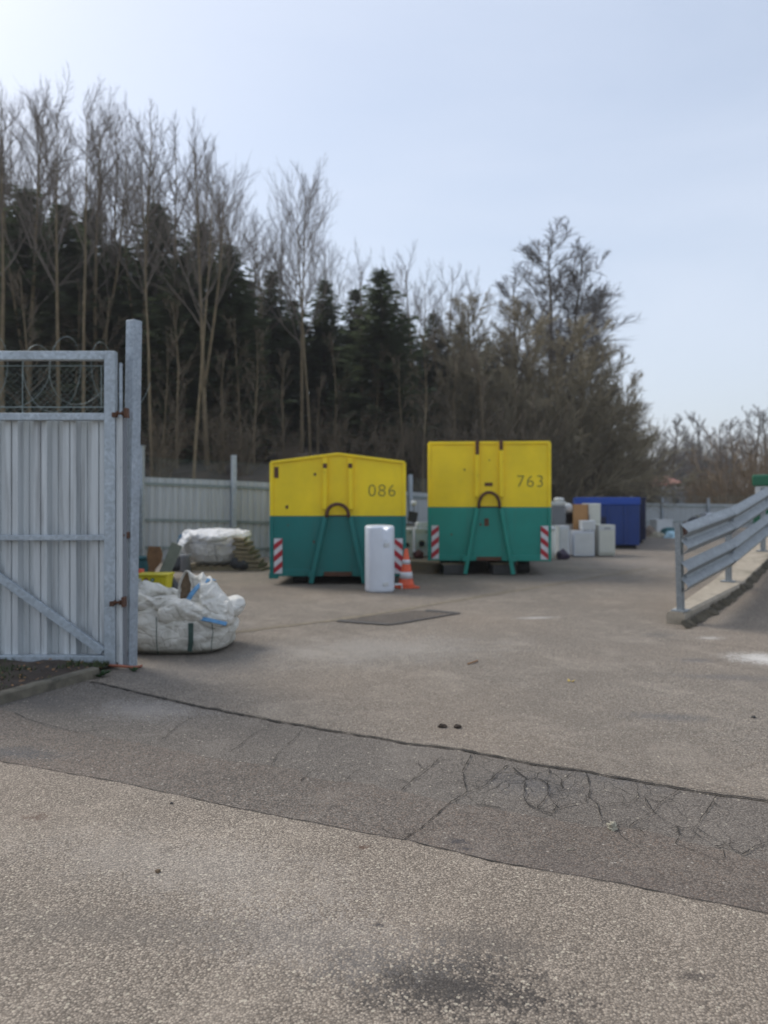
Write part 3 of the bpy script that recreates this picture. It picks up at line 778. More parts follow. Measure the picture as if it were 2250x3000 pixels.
# ------------------------------------------------------------------ fence
FP = [(-5.14, 16.2, 2.15), (-6.35, 20.2, 2.2), (-4.10, 21.1, 2.13), (-1.75, 22.3, 2.02), (-.2, 24.9, 1.95), (.92, 27.0, 1.9), (2.6, 29.8, 1.8), (4.2, 32.4, 1.75), (6.4, 35.9, 1.68), (8.9, 38.6, 1.62), (11.3, 41.2, 1.55), (14.0, 43.7, 1.50), (16.6, 46.0, 1.46), (19.6, 46.6, 1.42), (22.6, 46.9, 1.4), (25.6, 47.0, 1.4)]
def fence():
    t = thing('sheet_fence', 'pale corrugated steel fence closing off the yard at the foot of the trees', 'fence', (0, 0, 0))
    mtop = {}
    for i in range(1, len(FP) - 1):
        a = Vector(FP[i]); b = Vector(FP[i + 1]); ha, hb = a.z, b.z; a.z = b.z = 0
        dd = b - a; L = dd.length; dn = dd / L; q = Vector((dn.y, -dn.x, 0))
        if q.y > 0: q = -q
        per = .2; pts = []; x = .0
        while x < L:
            for u, dz in ((0, 0), (.5, 0), (.62, .03), (.88, .03)):
                if x + u * per < L: pts.append((x + u * per, dz))
            x += per
        mb = MB(); n = len(pts); vs = []
        for top in (0, 1):
            for x, dz in pts:
                p = a + dn * x - q * dz; z = (ha + (hb - ha) * x / L) if top else -.02
                vs.append((p.x, p.y, z))
        mb.add(vs, [(k, k + 1, n + k + 1, n + k) for k in range(n - 1)])
        pn = mb.build('panel', 'fence', t, recalc=False)
        for hz, hh in ((-.17, .07), (-1.12, .07), (-1.85, .07)):
            mb = MB(); mb.bar(a + q * .025 + Vector((0, 0, ha + hz)), b + q * .025 + Vector((0, 0, hb + hz)), .04, hh); mb.build('rail', 'fence_rail', t)
        # wire mesh strip on top
        mb = MB(); s = 0
        while s < L:
            for sg in (1, -1):
                s2 = s + sg * .5
                if 0 <= s2 <= L:
                    p = a + dn * s; p2 = a + dn * s2
                    mb.tube([(p.x, p.y, ha + (hb - ha) * s / L), (p2.x, p2.y, ha + (hb - ha) * s2 / L + .5)], .0022, 3)
            s += .09
        for h in (.02, .5): mb.tube([a + Vector((0, 0, ha + h)), b + Vector((0, 0, hb + h))], .004, 4)
        mb.build('wire_mesh', 'greenwire', t, recalc=False)
    for i in range(1, len(FP)):
        p = FP[i]; mb = MB(); w = .065 if i < 6 else .06
        top = {1: 2.75, 2: 2.82, 5: 2.5}.get(i, p[2] + .62 - .02 * i)
        dn = Vector((1, .5, 0)).normalized()
        mb.box(-w, w, -w, w, -.05, top, Matrix.Translation((p[0], p[1] - .11, 0)) @ Matrix.Rotation(R(25), 4, 'Z'))
        mb.build('post', 'galv_post', t, bevel=.008)
    # near corner post beside the gate
    p = FP[0]; o = thing('corner_post', 'short galvanised fence post seen just behind the tall gate post', 'post', (p[0] - .02, p[1], 0))
    mb = MB(); mb.box(-.10, .10, -.08, .08, -.05, 2.72); mb.build('shaft', 'galv_post', o, bevel=.008)
    mb = MB(); mb.box(-.115, .115, -.095, .095, 2.72, 2.735); mb.build('cap', 'galv_post', o)
    # side fence running from the gate back to the corner
    t2 = thing('side_fence', 'corrugated fence run leading back from the gate to the corner post', 'fence', (0, 0, 0))
    a = Vector((-2.62, 7.9, 0)); b = Vector((-5.32, 16.1, 0)); dn = (b - a).normalized(); q = Vector((-dn.y, dn.x, 0)); L = (b - a).length
    pts = []; x = 0
    while x < L:
        for u, dz in ((0, 0), (.5, 0), (.62, .03), (.88, .03)): pts.append((x + u * .2, dz))
        x += .2
    n = len(pts); mb = MB(); mb.add([(*(a + dn * x + q * dz).xy, z) for z in (.0, 1.95) for x, dz in pts], [(k, k + 1, n + k + 1, n + k) for k in range(n - 1)])
    mb.build('panel', 'fence', t2, recalc=False)
    for z in (.3, 1.1, 1.8):
        mb = MB(); mb.bar(a + Vector((0, 0, z)) + q * .06, b + Vector((0, 0, z)) + q * .06, .04, .07); mb.build('rail', 'fence_rail', t2)

# ------------------------------------------------------------------ roll-off containers
def container(name, label, loc, w, h0, hs, hr, split, low, number, ribx, legx, depth=6.0, archz=0, stripe_z=(0, 0), num=(0, 0, .24), yaw=0, foot=False):
    yaw = R(yaw)
    t = thing(name, label, 'container', loc, yaw)
    hw = w / 2
    # lower and upper shell
    mb = MB(); mb.box(-hw, hw, 0, depth, h0, split); lo = mb.build('lower_shell', low, t, bevel=.012)
    mb = MB(); pk = [(-hw, split), (hw, split), (hw, hs)] + ([(0, hr)] if hr > hs + .01 else []) + [(-hw, hs)]
    mb.prism(pk, 0, depth); up = mb.build('upper_shell', 'yellow', t, bevel=.01)
    # edge trims
    mb = MB()
    if hr > hs + .01:
        for s in (-1, 1):
            mb.bar((s * (hw + .01), -.012, hs - .02), (0, -.012, hr - .02), .05, .06, (0, 1, 0))
    else: mb.box(-hw - .012, hw + .012, -.03, .05, hs - .05, hs + .012)
    mb.build('top_rim', 'yellow', t, bevel=.008)
    mb = MB()
    for s in (-1, 1):
        mb = MB(); mb.box(s * hw - .035, s * hw + .035, -.028, .06, split + .003, hs - .02); mb.build('corner_trim', 'yellow', t, bevel=.012)
        mb = MB(); mb.box(s * hw - .035, s * hw + .035, -.028, .06, h0 - .02, split - .003); mb.build('corner_trim', low, t, bevel=.012)
        mb = MB(); mb.box(min(s * .28, s * (hw - .04)), max(s * .28, s * (hw - .04)), -.022, .05, h0 - .015, h0 + .11); mb.build('bottom_sill', low, t, bevel=.01)
    # side ribs
    for s in (-1, 1):
        for k in range(5):
            y = .5 + k * (depth - .8) / 4
            mb = MB(); mb.box(s * hw - .03, s * hw + .03, y - .05, y + .05, h0, split - .004); mb.build('side_rib', low, t)
            mb = MB(); mb.box(s * hw - .03, s * hw + .03, y - .05, y + .05, split + .004, hs - .03); mb.build('side_rib', 'yellow', t)
    # A-frame uprights
    zk = archz - .10
    for s in (-1, 1):
        xb = ribx * s; xl = legx * s
        mb = MB(); mb.bar((xb, -.05, hs - .02 if hr <= hs + .01 else hs + (hr - hs) * .35), (xb + .01 * s, -.05, max(zk, split + .01)), .085, .10, (0, 1, 0)); mb.build('upright', 'yellow', t, bevel=.012)
        f = (zk - split) / (zk - .06) if zk > split else 0
        mb = MB(); mb.bar((xb + (xl - xb) * .0, -.052, split - .005), (xl, -.075, .03), .085, .10, (0, 1, 0)); lg = mb.build('leg', low, t, bevel=.012)
        gb = hr > hs + .01; mb = MB(); mb.box(xb - .04, xb + .04, -.108, -.02, hs - (.13 if gb else .27 if s < 0 else .18), hs - .04 if gb else hs + .03); mb.build('lug', 'rust', t, bevel=.012)
        mb = MB(); mb.box(xl - .05, xl + .05, -.13, -.02, h0 - .02, h0 + .09); mb.build('gusset', low, t)
    # arch hook bar
    mb = MB(); pts = []
    for k in range(17):
        a = PI * k / 16; pts.append((-math.cos(a) * (ribx - .03), -.09 - .05 * math.sin(a), split - .02 + (archz - split + .02) * math.sin(a) ** .8))
    mb.tube(pts, .034, 8); mb.build('hook_bar', 'rust', t, smooth=True)
    mb = MB(); mb.box(-ribx + .06, ribx - .06, -.018, .02, split + .0, split + .02); mb.build('latch_plate', 'rust', t)
    # worn opening in the sill and drain
    mb = MB(); mb.box(-.26, .26, -.03, .04, h0 - .012, h0 + .07); mb.build('tow_sill', 'rust', t, bevel=.01)
    # wear spots
    rnd = random.Random(len(number) + int(number)); mb = MB()
    for _ in range(5):
        x = rnd.uniform(-hw + .1, hw - .1); z = rnd.uniform(h0 + .2, hs - .15); r = rnd.uniform(.012, .03)
        mb.lathe([(r, 0), (r * .6, .004)], 8)
        for i in range(len(mb.v) - 16, len(mb.v)):
            v = mb.v[i]; mb.v[i] = (x + v[0], -.003 - v[2] * .5, z + v[1] * rnd.uniform(.9, 1.8))
    mb.build('scuff', 'rust', t)
    # number
    me = text_mesh(number, num[2]); me.materials.append(M['ink'])
    o = bpy.data.objects.new('painted_number', me); COL.objects.link(o); o.parent = t; o.location = (num[0], -.0045, num[1]); o.rotation_euler = (R(90), 0, 0)
    # striped warning plates
    sw, (s0, s1) = .155, stripe_z
    for s in (-1, 1):
        cx = s * (hw - .125 + (.0 if s < 0 else .02))
        mb = MB(); mb.box(cx - sw / 2, cx + sw / 2, -.036, -.029, s0, s1); pl = mb.build('warning_plate', 'white', t)
        mb = MB(); H = s1 - s0; n = 3; band = H / 6
        for k in range(n):
            z = s0 + H * (k * 2 + .55) / 6
            sl = .13 * (1 if s < 0 else -1)
            pts = [(cx - sw / 2, z - sl / 2), (cx + sw / 2, z + sl / 2), (cx + sw / 2, z + sl / 2 + band), (cx - sw / 2, z - sl / 2 + band)]
            pts = [(x, min(s1, max(s0, zz))) for x, zz in pts]
            mb.prism(pts, -.040, -.0365)
        mb.build('red_stripe', 'red', pl)
    # runners and rollers
    for s in (-1, 1):
        mb = MB(); mb.box(s * .53 - .05, s * .53 + .05, .15, depth, h0 - .15, h0 - .001); mb.build('runner', 'black', t)
        for y in (.35, depth - .4):
            mb = MB(); mb.tube([(s * .75 - .12, y, h0 - .16 if h0 > .3 else .10), (s * .75 + .12, y, h0 - .16 if h0 > .3 else .10)], .10 if h0 < .3 else .13, 16)
            mb.build('roller', 'black', t)
    if foot:
        mb = MB(); mb.box(-hw - .05, -hw + .12, -.03, .10, h0 - .06, h0 + .05); mb.build('corner_foot', low, t, bevel=.01)
    return t

def containers():
    Y = 14.4; k = Y / F
    x0, x1 = (796 - CX) * k, (1184 - CX) * k
    c = (x0 + x1) / 2; Z = lambda y: CH - (y - HY) * k
    X = lambda px: (px - CX) * k - c
    t = container('rolloff_container', 'yellow and bluish green roll-off container with a shallow gable top, numbered 086', (c, Y, 0), x1 - x0, .17, Z(1352), Z(1327), Z(1512), 'teal', '086',
        (X(1032) - X(957)) / 2 * .98, (X(1063) - X(908)) / 2, archz=Z(1477), stripe_z=(Z(1680), Z(1577)), num=(X(1119), Z(1439), .33), foot=True)
    mb = MB(); mb.box(X(813) - .06, X(813) + .02, -.01, -.004, Z(1400), Z(1368)); mb.build('scratch', 'rust', t)
    Y = 16.2; k = Y / F
    x0, x1 = (1258 - CX) * k, (1607 - CX) * k
    c2 = (x0 + x1) / 2; Z = lambda y: CH - (y - HY) * k
    X = lambda px: (px - CX) * k - c2
    t = container('rolloff_container', 'taller flat-topped yellow and green roll-off container raised on blocks, numbered 763', (c2, Y, 0), x1 - x0, Z(1641), Z(1295), Z(1295), Z(1486), 'green', '763',
        (X(1466) - X(1397)) / 2, (X(1496) - X(1357)) / 2, archz=Z(1443), stripe_z=(Z(1638), Z(1540)), num=(X(1552), Z(1412), .36), yaw=-5)
    mb = MB(); mb.box(X(1419), X(1432), -.012, -.002, Z(1541), Z(1519)); mb.build('hole', 'rust', t)
    mb = MB(); mb.box(X(1420), X(1443), -.012, -.002, Z(1424), Z(1414)); mb.build('scuff', 'rust', t)
    for (px0, px1, lab) in ((1300, 1366, 'dark squared block under the left end of container 763'), (1446, 1516, 'dark squared block under the right end of container 763')):
        w = (px1 - px0) * k; cx = (px0 + px1) / 2
        o = thing('support_block', lab, 'block', ((cx - CX) * k, Y + .1, 0), 0, 'blocks under the taller container')
        mb = MB(); mb.box(-w / 2, w / 2, 0, .8, 0, Z(1650) - .045); mb.build('beam', 'shadedblock', o, bevel=.02)
        mb = MB(); mb.box(-w / 2 - .03, w / 2 + .03, .02, .78, Z(1650) - .045, Z(1650) - .005); mb.build('packer', 'oldwood', o, bevel=.01)

# ------------------------------------------------------------------ appliances and rubbish
def boiler():
    Y = 13.35; k = Y / F; c = at(1112, 1730, Y); c.z = 0
    t = thing('water_heater', 'white cylindrical water heater standing in front of container 086', 'water heater', (c.x, Y, 0), R(8))
    r, h = 42.5 * k, 192 * k
    mb = MB(); prof = [(r * .93, .0), (r, .015), (r, .05), (r * 1.0, h * .5), (r, h - .05), (r * .985, h - .02), (r * .93, h - .004), (r * .6, h - .012), (r * .05, h - .02)]
    mb.lathe(prof, 40)
    for i, v in enumerate(mb.v):
        x, y, z = v; a = math.atan2(y, x)
        dn = max(0, 1 - abs(a + 1.2) / .35) * max(0, (z - h + .12) / .12)
        kk = (abs(math.cos(a)) ** 2.7 + abs(math.sin(a)) ** 2.7) ** (-1 / 2.7)
        x *= kk; y *= kk
        mb.v[i] = (x * (1 - .1 * dn), y * (1 - .25 * dn), z - .07 * dn + .012 * math.sin(a) * (z > h - .06))
    mb.build('shell', 'enamel', t, smooth=True)
    mb = MB(); mb.lathe([(r * 1.006, h * .78), (r * 1.006, h * .785)], 40); mb.build('seam', 'offwhite', t)
    for (fx, fz) in ((.35, .72), (.30, .13)):
        mb = MB(); a = -PI / 2 + fx; p = Vector((math.cos(a) * r, math.sin(a) * r, h * fz)); mb.box(-.05, .05, -.02, .004, -.035, .035, Matrix.Translation(p) @ Matrix.Rotation(a + PI / 2, 4, 'Z')); mb.build('bracket', 'offwhite', t, bevel=.006)
    mb = MB(); mb.tube([(r * .8, -.1, .12), (r + .12, -.08, .12), (r + .13, -.08, .04)], .018, 8); mb.build('pipe', 'offwhite', t, smooth=True)
    # cone
    Y = 13.6; k = Y / F; b = gp(1190, 1722)
    t = thing('traffic_cone', 'orange traffic cone with two white bands next to the water heater', 'traffic cone', (b.x, b.y, 0), R(20))
    H = .70; rb, rt = .145, .03
    rr = lambda z: rb + (rt - rb) * (z - .03) / (H - .03)
    mb = MB(); mb.box(-.19, .19, -.19, .19, 0, .035); mb.build('base', 'orange', t, bevel=.012)
    mb = MB(); mb.lathe([(.165, .036), (rr(.07), .07), (rr(.2), .2), (rr(H), H), (rr(H) * .6, H + .004)], 28); mb.build('body', 'orange', t, smooth=True)
    for z0, z1 in ((.17, .29), (.43, .51)):
        mb = MB(); mb.lathe([(rr(z0) + .003, z0), (rr(z1) + .003, z1)], 28); mb.build('band', 'white', t, smooth=True)

def machine(loc, w, h, d, mat, label, kind='washer', cat='washing machine', name='washing_machine', rz=0, group=None):
    t = thing(name, label, cat, loc, rz, group)
    mb = MB(); mb.box(-w / 2, w / 2, 0, d, .02, h - .035); mb.build('cabinet', mat, t, bevel=.015)
    mb = MB(); mb.box(-w / 2 - .006, w / 2 + .006, -.008, d, h - .033, h); mb.build('worktop', mat, t, bevel=.01)
    if kind == 'washer':
        mb = MB(); mb.box(-w / 2 + .02, w / 2 - .02, -.008, .0, h - .15, h - .045); mb.build('control_panel', 'offwhite', t)
        mb = MB(); mb.tube([(w * .3, -.02, h - .10), (w * .3, 0, h - .10)], .025, 12); mb.build('knob', 'greymetal', t)
        dr = MB(); dr.tube([(0, -.03, h * .47), (0, -.001, h * .47)], w * .30, 24); dd = dr.build('door', 'offwhite', t)
        mb = MB(); mb.tube([(0, -.045, h * .47), (0, -.031, h * .47)], w * .2, 20); mb.build('glass', 'glassdark', dd)
    elif kind == 'fridge':
        mb = MB(); mb.box(-w / 2 + .004, w / 2 - .004, -.045, -.002, .06, h * .64); dd = mb.build('door', mat, t, bevel=.012)
        mb = MB(); mb.box(-w / 2 + .03, -w / 2 + .05, -.07, -.046, h * .45, h * .6); mb.build('handle', 'greymetal', dd)
        mb = MB(); mb.box(-w / 2 + .004, w / 2 - .004, -.045, -.002, h * .65, h - .01); dd = mb.build('door', mat, t, bevel=.012)
        mb = MB(); mb.box(-w / 2 + .03, -w / 2 + .05, -.07, -.046, h * .68, h * .78); mb.build('handle', 'greymetal', dd)
    elif kind == 'dish':
        mb = MB(); mb.box(-w / 2 + .006, w / 2 - .006, -.03, -.001, .09, h - .15); mb.build('door', mat, t, bevel=.01)
        mb = MB(); mb.box(-w / 2 + .006, w / 2 - .006, -.034, -.001, h - .145, h - .04); mb.build('control_panel', 'offwhite', t)
        mb = MB(); mb.box(-.08, .08, -.042, -.0345, h - .11, h - .08); mb.build('handle', 'greymetal', t)
    elif kind == 'plain':
        mb = MB(); mb.box(-w / 2 + .03, w / 2 - .03, -.008, -.0005, h * .1, h * .9); mb.build('rear_panel', 'offwhite', t)
    for s in (-1, 1):
        mb = MB(); mb.tube([(s * (w / 2 - .06), .06, 0), (s * (w / 2 - .06), .06, .022)], .022, 8); mb.build('foot', 'darkmetal', t)
    return t

def appliances():
    def A(px0, px1, py0, py1, Y, z=None, **kw):
        k = Y / F; w = (px1 - px0) * k; zb = CH - (py1 - HY) * k if z is None else z
        h = CH - (py0 - HY) * k - zb
        return ((px0 + px1) / 2 - CX) * k, Y, zb, w, h
    def put(px0, px1, py0, py1, Y, mat, label, kind, cat, name, z=None, d=.55, rz=0):
        x, Y, zb, w, h = A(px0, px1, py0, py1, Y, z)
        return machine((x, Y, zb), w, h, d, mat, label, kind, cat, name, rz, 'discarded household appliances beside container 763')
    # right of container 763
    put(1681, 1742, 1555, 1630, 21.6, 'enamel', 'low white washing machine with its back panel out, in the middle of the appliance row', 'plain', 'washing machine', 'washing_machine', 0)
    put(1754, 1802, 1538, 1628, 21.9, 'cream', 'white dishwasher at the right end of the appliance row by the blue container', 'dish', 'dishwasher', 'dishwasher', 0)
    put(1720, 1759, 1475, 1626, 22.5, 'cream', 'tall cream fridge standing behind the low white washing machine', 'fridge', 'fridge', 'fridge', 0)
    put(1639, 1668, 1541, 1629, 21.4, 'enamel', 'narrow white cooker with a plain front left of the gap in the appliance row', 'plain', 'cooker', 'cooker', 0)
    x, Y, zb, w, h = A(1614, 1657, 1472, 1541, 22.3)
    # grey freezer stacked upon a lower cabinet
    put(1614, 1657, 1541, 1629, 22.3, 'offwhite', 'white cabinet under the grey freezer, behind the narrow cooker', 'plain', 'cabinet', 'appliance_cabinet', 0)
    hz = CH - (1541 - HY) * 22.3 / F
    t = thing('chest_freezer', 'grey backed freezer stacked on top of a white cabinet', 'freezer', (x, 22.3, hz), 0, 'discarded household appliances beside container 763')
    mb = MB(); mb.box(-w / 2, w / 2, 0, .5, .0, h - .06); mb.build('cabinet', 'offwhite', t, bevel=.015)
    mb = MB(); mb.box(-w / 2 + .02, w / 2 - .01, -.012, -.001, .03, h - .09); mb.build('rear_panel', 'greymetal', t)
    mb = MB(); mb.box(-w / 2 - .02, w / 2 + .02, -.02, .52, h - .058, h + .02); mb.build('lid', 'offwhite', t, bevel=.02)
    # dark set with a white bowl, on a support
    put(1657, 1681, 1536, 1628, 22.6, 'offwhite', 'white cupboard carcass under the black monitor, behind the gap', 'plain', 'cupboard', 'cupboard', 0)
    x, Y, zb, w, h = A(1656, 1681, 1503, 1536, 22.6)
    hz = CH - (1536 - HY) * 22.6 / F
    t = thing('monitor', 'boxy black monitor stacked between the grey freezer and the brown panel', 'monitor', (x, 22.6, hz))
    mb = MB(); mb.box(-w / 2, w / 2, 0, .06, 0, h); mb.prism([(-w / 2 + .03, .03), (w / 2 - .03, .03), (w / 2 - .03, h - .03), (-w / 2 + .03, h - .03)], .06, .3); mb.build('casing', 'darkmetal', t, bevel=.01)
    mb = MB(); mb.box(-w / 2 + .02, w / 2 - .02, -.004, -.0005, .04, h - .02); mb.build('screen', 'glassdark', t)
    mb = MB(); r = .13; mb.lathe([(r * .5, 0), (r * .9, .05), (r, .15), (r * .9, .24), (r * .45, .28), (r * .2, .285)], 20)
    o = mb.build('white_pot', 'offwhite', None, smooth=True); o.location = (x - .02, 22.72, hz + h + .002); tag(o, 'rounded white pot on top of the black monitor', 'pot')
    mb = MB(); r = .15; mb.lathe([(r * .6, 0), (r, .04), (r, .09), (r * .5, .12)], 20)
    x2 = ((1640 - CX) * 22.3 / F); o = mb.build('round_tray', 'offwhite', None, smooth=True); o.location = (x2 + .02, 22.5, CH - (1472 - HY) * 22.3 / F + .022); tag(o, 'round white lid lying on top of the grey freezer', 'lid')
    # brown wooden panel
    k = 22.2 / F; a = at(1700, 1476, 22.2)
    t = thing('wood_panel', 'brown veneered cabinet side leaning upright behind the low washing machine', 'panel', (a.x, 22.2, 0), 0)
    hh = CH - (1477 - HY) * k
    mb = MB(); mb.box(-21 * k, 21 * k, 0, .02, 0, hh); mb.build('face', 'brownwood', t, bevel=.003)
    mb = MB(); mb.box(21 * k + .001, 24 * k, -.01, .28, 0, hh - .005); mb.build('edge_board', 'board', t)
    x, Y, zb, w, h = A(1703, 1741, 1527, 1554, 21.75)
    zt = CH - (1555 - HY) * 21.6 / F
    t = machine((x, 21.65, zt + .001), w, h + .02, .4, 'enamel', 'small white microwave on top of the low washing machine', 'plain', 'microwave', 'microwave')
    x, Y, zb, w, h = A(1603, 1626, 1542, 1634, 20.9)
    t = thing('drum', 'slim white enamelled drum at the left end of the appliances next to container 763', 'drum', (x, 20.9, 0))
    mb = MB(); r = w / 2; hh = CH - (1553 - HY) * 20.9 / F; mb.lathe([(r * .92, 0), (r * .95, .02), (r, hh), (r * .9, hh + .002)], 24); mb.build('barrel', 'cream', t, smooth=True)
    mb = MB(); mb.lathe([(r * 1.12, hh + .003), (r * 1.15, hh + .04), (r * .8, hh + .10), (r * .1, hh + .12)], 24); mb.build('lid', 'offwhite', t, smooth=True)
    # purple bin bag
    sack('dark_sack', 'purple', ((1648 - CX) / F * 20.7, 20.7, 0), .17, .15, .27, 'dark purple rubbish sack slumped in front of the narrow cooker', 'rubbish sack', 4)
    # between the containers
    put(1178, 1208, 1550, 1632, 21.0, 'enamel', 'white washing machine with a dark round door, just right of container 086', 'washer', 'washing machine', 'washing_machine', 0)
    put(1214, 1257, 1548, 1627, 21.6, 'enamel', 'wider white washing machine half hidden behind the left edge of container 763', 'washer', 'washing machine', 'washing_machine', 0)
    sack('dark_sack', 'maroon', ((1226 - CX) / F * 21.1, 21.1, 0), .14, .12, .24, 'small maroon bundle in front of the wider washing machine', 'bundle', 6)
    x, Y, zb, w, h = A(1216, 1233, 1528, 1547, 21.8)
    mb = MB(); r = w / 2; mb.lathe([(r * .5, 0), (r, .05), (r, .12), (r * .6, .17)], 20); o = mb.build('basin', 'offwhite', None, smooth=True); o.location = (x, 21.85, CH - (1548 - HY) * 21.6 / F + .002); tag(o, 'rounded white basin on the wider washing machine between the containers', 'basin')
    x, Y, zb, w, h = A(1234, 1256, 1531, 1547, 21.8)
    t = machine((x, 21.9, CH - (1548 - HY) * 21.6 / F + .002), w, h, .3, 'offwhite', 'white box shaped oven on the wider washing machine behind container 763', 'plain', 'oven', 'table_oven')
    t = thing('floor_lamp', 'slim floor lamp with a white globe standing between the two containers', 'lamp', ((1212 - CX) / F * 23, 23, 0))
    mb = MB(); mb.lathe([(.14, 0), (.14, .02), (.02, .04)], 20); mb.build('base', 'darkmetal', t)
    mb = MB(); mb.tube([(0, 0, .03), (0, 0, 1.42)], .014, 8); mb.build('pole', 'greymetal', t)
    mb = MB(); r = .09; mb.lathe([(r * math.cos(b) + .001, 1.5 + r * math.sin(b)) for b in [R(-85 + 17 * i) for i in range(11)]], 20); mb.build('globe', 'offwhite', t, smooth=True)
    mb = MB(); mb.box(-.13, .13, -.08, .08, .0, .30, Matrix.Rotation(R(12), 4, 'Y')); mb.box(-.07, .07, -.1, -.08, .06, .22, Matrix.Rotation(R(12), 4, 'Y'))
    o = mb.build('speaker_box', 'darkmetal', None, bevel=.01); o.location = ((1206 - CX) / F * 22.4, 22.4, 1.0 - .035)
    tag(o, 'black speaker box on the cabinet behind the washing machines between the containers', 'speaker box')
    t = machine(((1203 - CX) / F * 22.3, 22.3, 0), .5, .93, .4, 'greymetal', 'dull grey cabinet behind the dark doored washing machine', 'plain', 'cabinet', 'metal_cabinet')

def sack(name, mat, loc, a, b, h, label, cat, seed):
    mb = MB()
    def fn(u, v):
        an = 2 * PI * u; prof = [(.75, 0), (1.0, .12), (1.05, .35), (.9, .6), (.6, .8), (.28, .92), (.16, 1.0), (.02, 1.02)]
        f = v * (len(prof) - 1); i = min(int(f), len(prof) - 2); tt = f - i
        r = prof[i][0] * (1 - tt) + prof[i + 1][0] * tt; z = prof[i][1] * (1 - tt) + prof[i + 1][1] * tt
        r *= 1 + .12 * math.sin(an * 5 + 3 * z + seed) * z + .3 * mnoise.noise(Vector((math.cos(an), math.sin(an), z * 2 + seed)))
        return (a * r * math.cos(an), b * r * math.sin(an), h * z * (1 + .12 * mnoise.noise(Vector((math.cos(an) * 2, seed, z)))))
    mb.grid(fn, 36, 16, True); o = mb.build(name, mat, None, smooth=True); o.location = loc
    return tag(o, label, cat)

# ------------------------------------------------------------------ bulk bags
def fold(p, s, seed):
    w = Vector((mnoise.noise(p * s * .5 + Vector((seed, 0, 0))), mnoise.noise(p * s * .5 + Vector((0, seed, 3))), mnoise.noise(p * s * .5 + Vector((5, 1, seed)))))
    q = p + w * .16
    a = q.x * .8 + q.z * .6; b = q.y * .7 - q.x * .25 + q.z * .5; c = q.z * .85 - q.x * .5
    n = mnoise.noise(Vector((a * s * .45, b * s * .45, c * s * .9 + seed)))
    r = 1 - abs(mnoise.noise(Vector((a * s * .55, b * s * .6, c * s * 2.3 + seed * 2))))
    m = 1 - abs(mnoise.noise(Vector((a * s * 2.6, b * s * 1.2, c * s * .9 + seed * 3))))
    return n * .55 + (r * r - .6) * .55 + (m * m * m - .5) * .5
def bag_body(mb, a, b, prof, seed, amp=.05, nu=120, nv=60, sq=3.2, sc_=2.6, lean=(0, 0)):
    cum = [0]
    for p0, p1 in zip(prof[:-1], prof[1:]): cum.append(cum[-1] + math.hypot((p1[0] - p0[0]) * a, p1[1] - p0[1]))
    def fn(u, v):
        s = v * cum[-1]; i = 0
        while i < len(prof) - 2 and cum[i + 1] < s: i += 1
        tt = (s - cum[i]) / (cum[i + 1] - cum[i]); tt = max(0, min(1, tt))
        r = prof[i][0] * (1 - tt) + prof[i + 1][0] * tt; z = prof[i][1] * (1 - tt) + prof[i + 1][1] * tt
        an = 2 * PI * u; c, s_ = math.cos(an), math.sin(an)
        k = (abs(c) ** sq + abs(s_) ** sq) ** (-1 / sq)
        p = Vector((a * r * c * k, b * r * s_ * k, z))
        d = fold(p, sc_, seed) * amp
        nrm = Vector((c, s_, .5)).normalized()
        e = min(1, z / .08) if z < .08 else 1
        p += nrm * d * e
        p.x += lean[0] * z; p.y += lean[1] * z
        p.z = max(p.z, .003)
        return p
    mb.grid(fn, nu, nv, True)
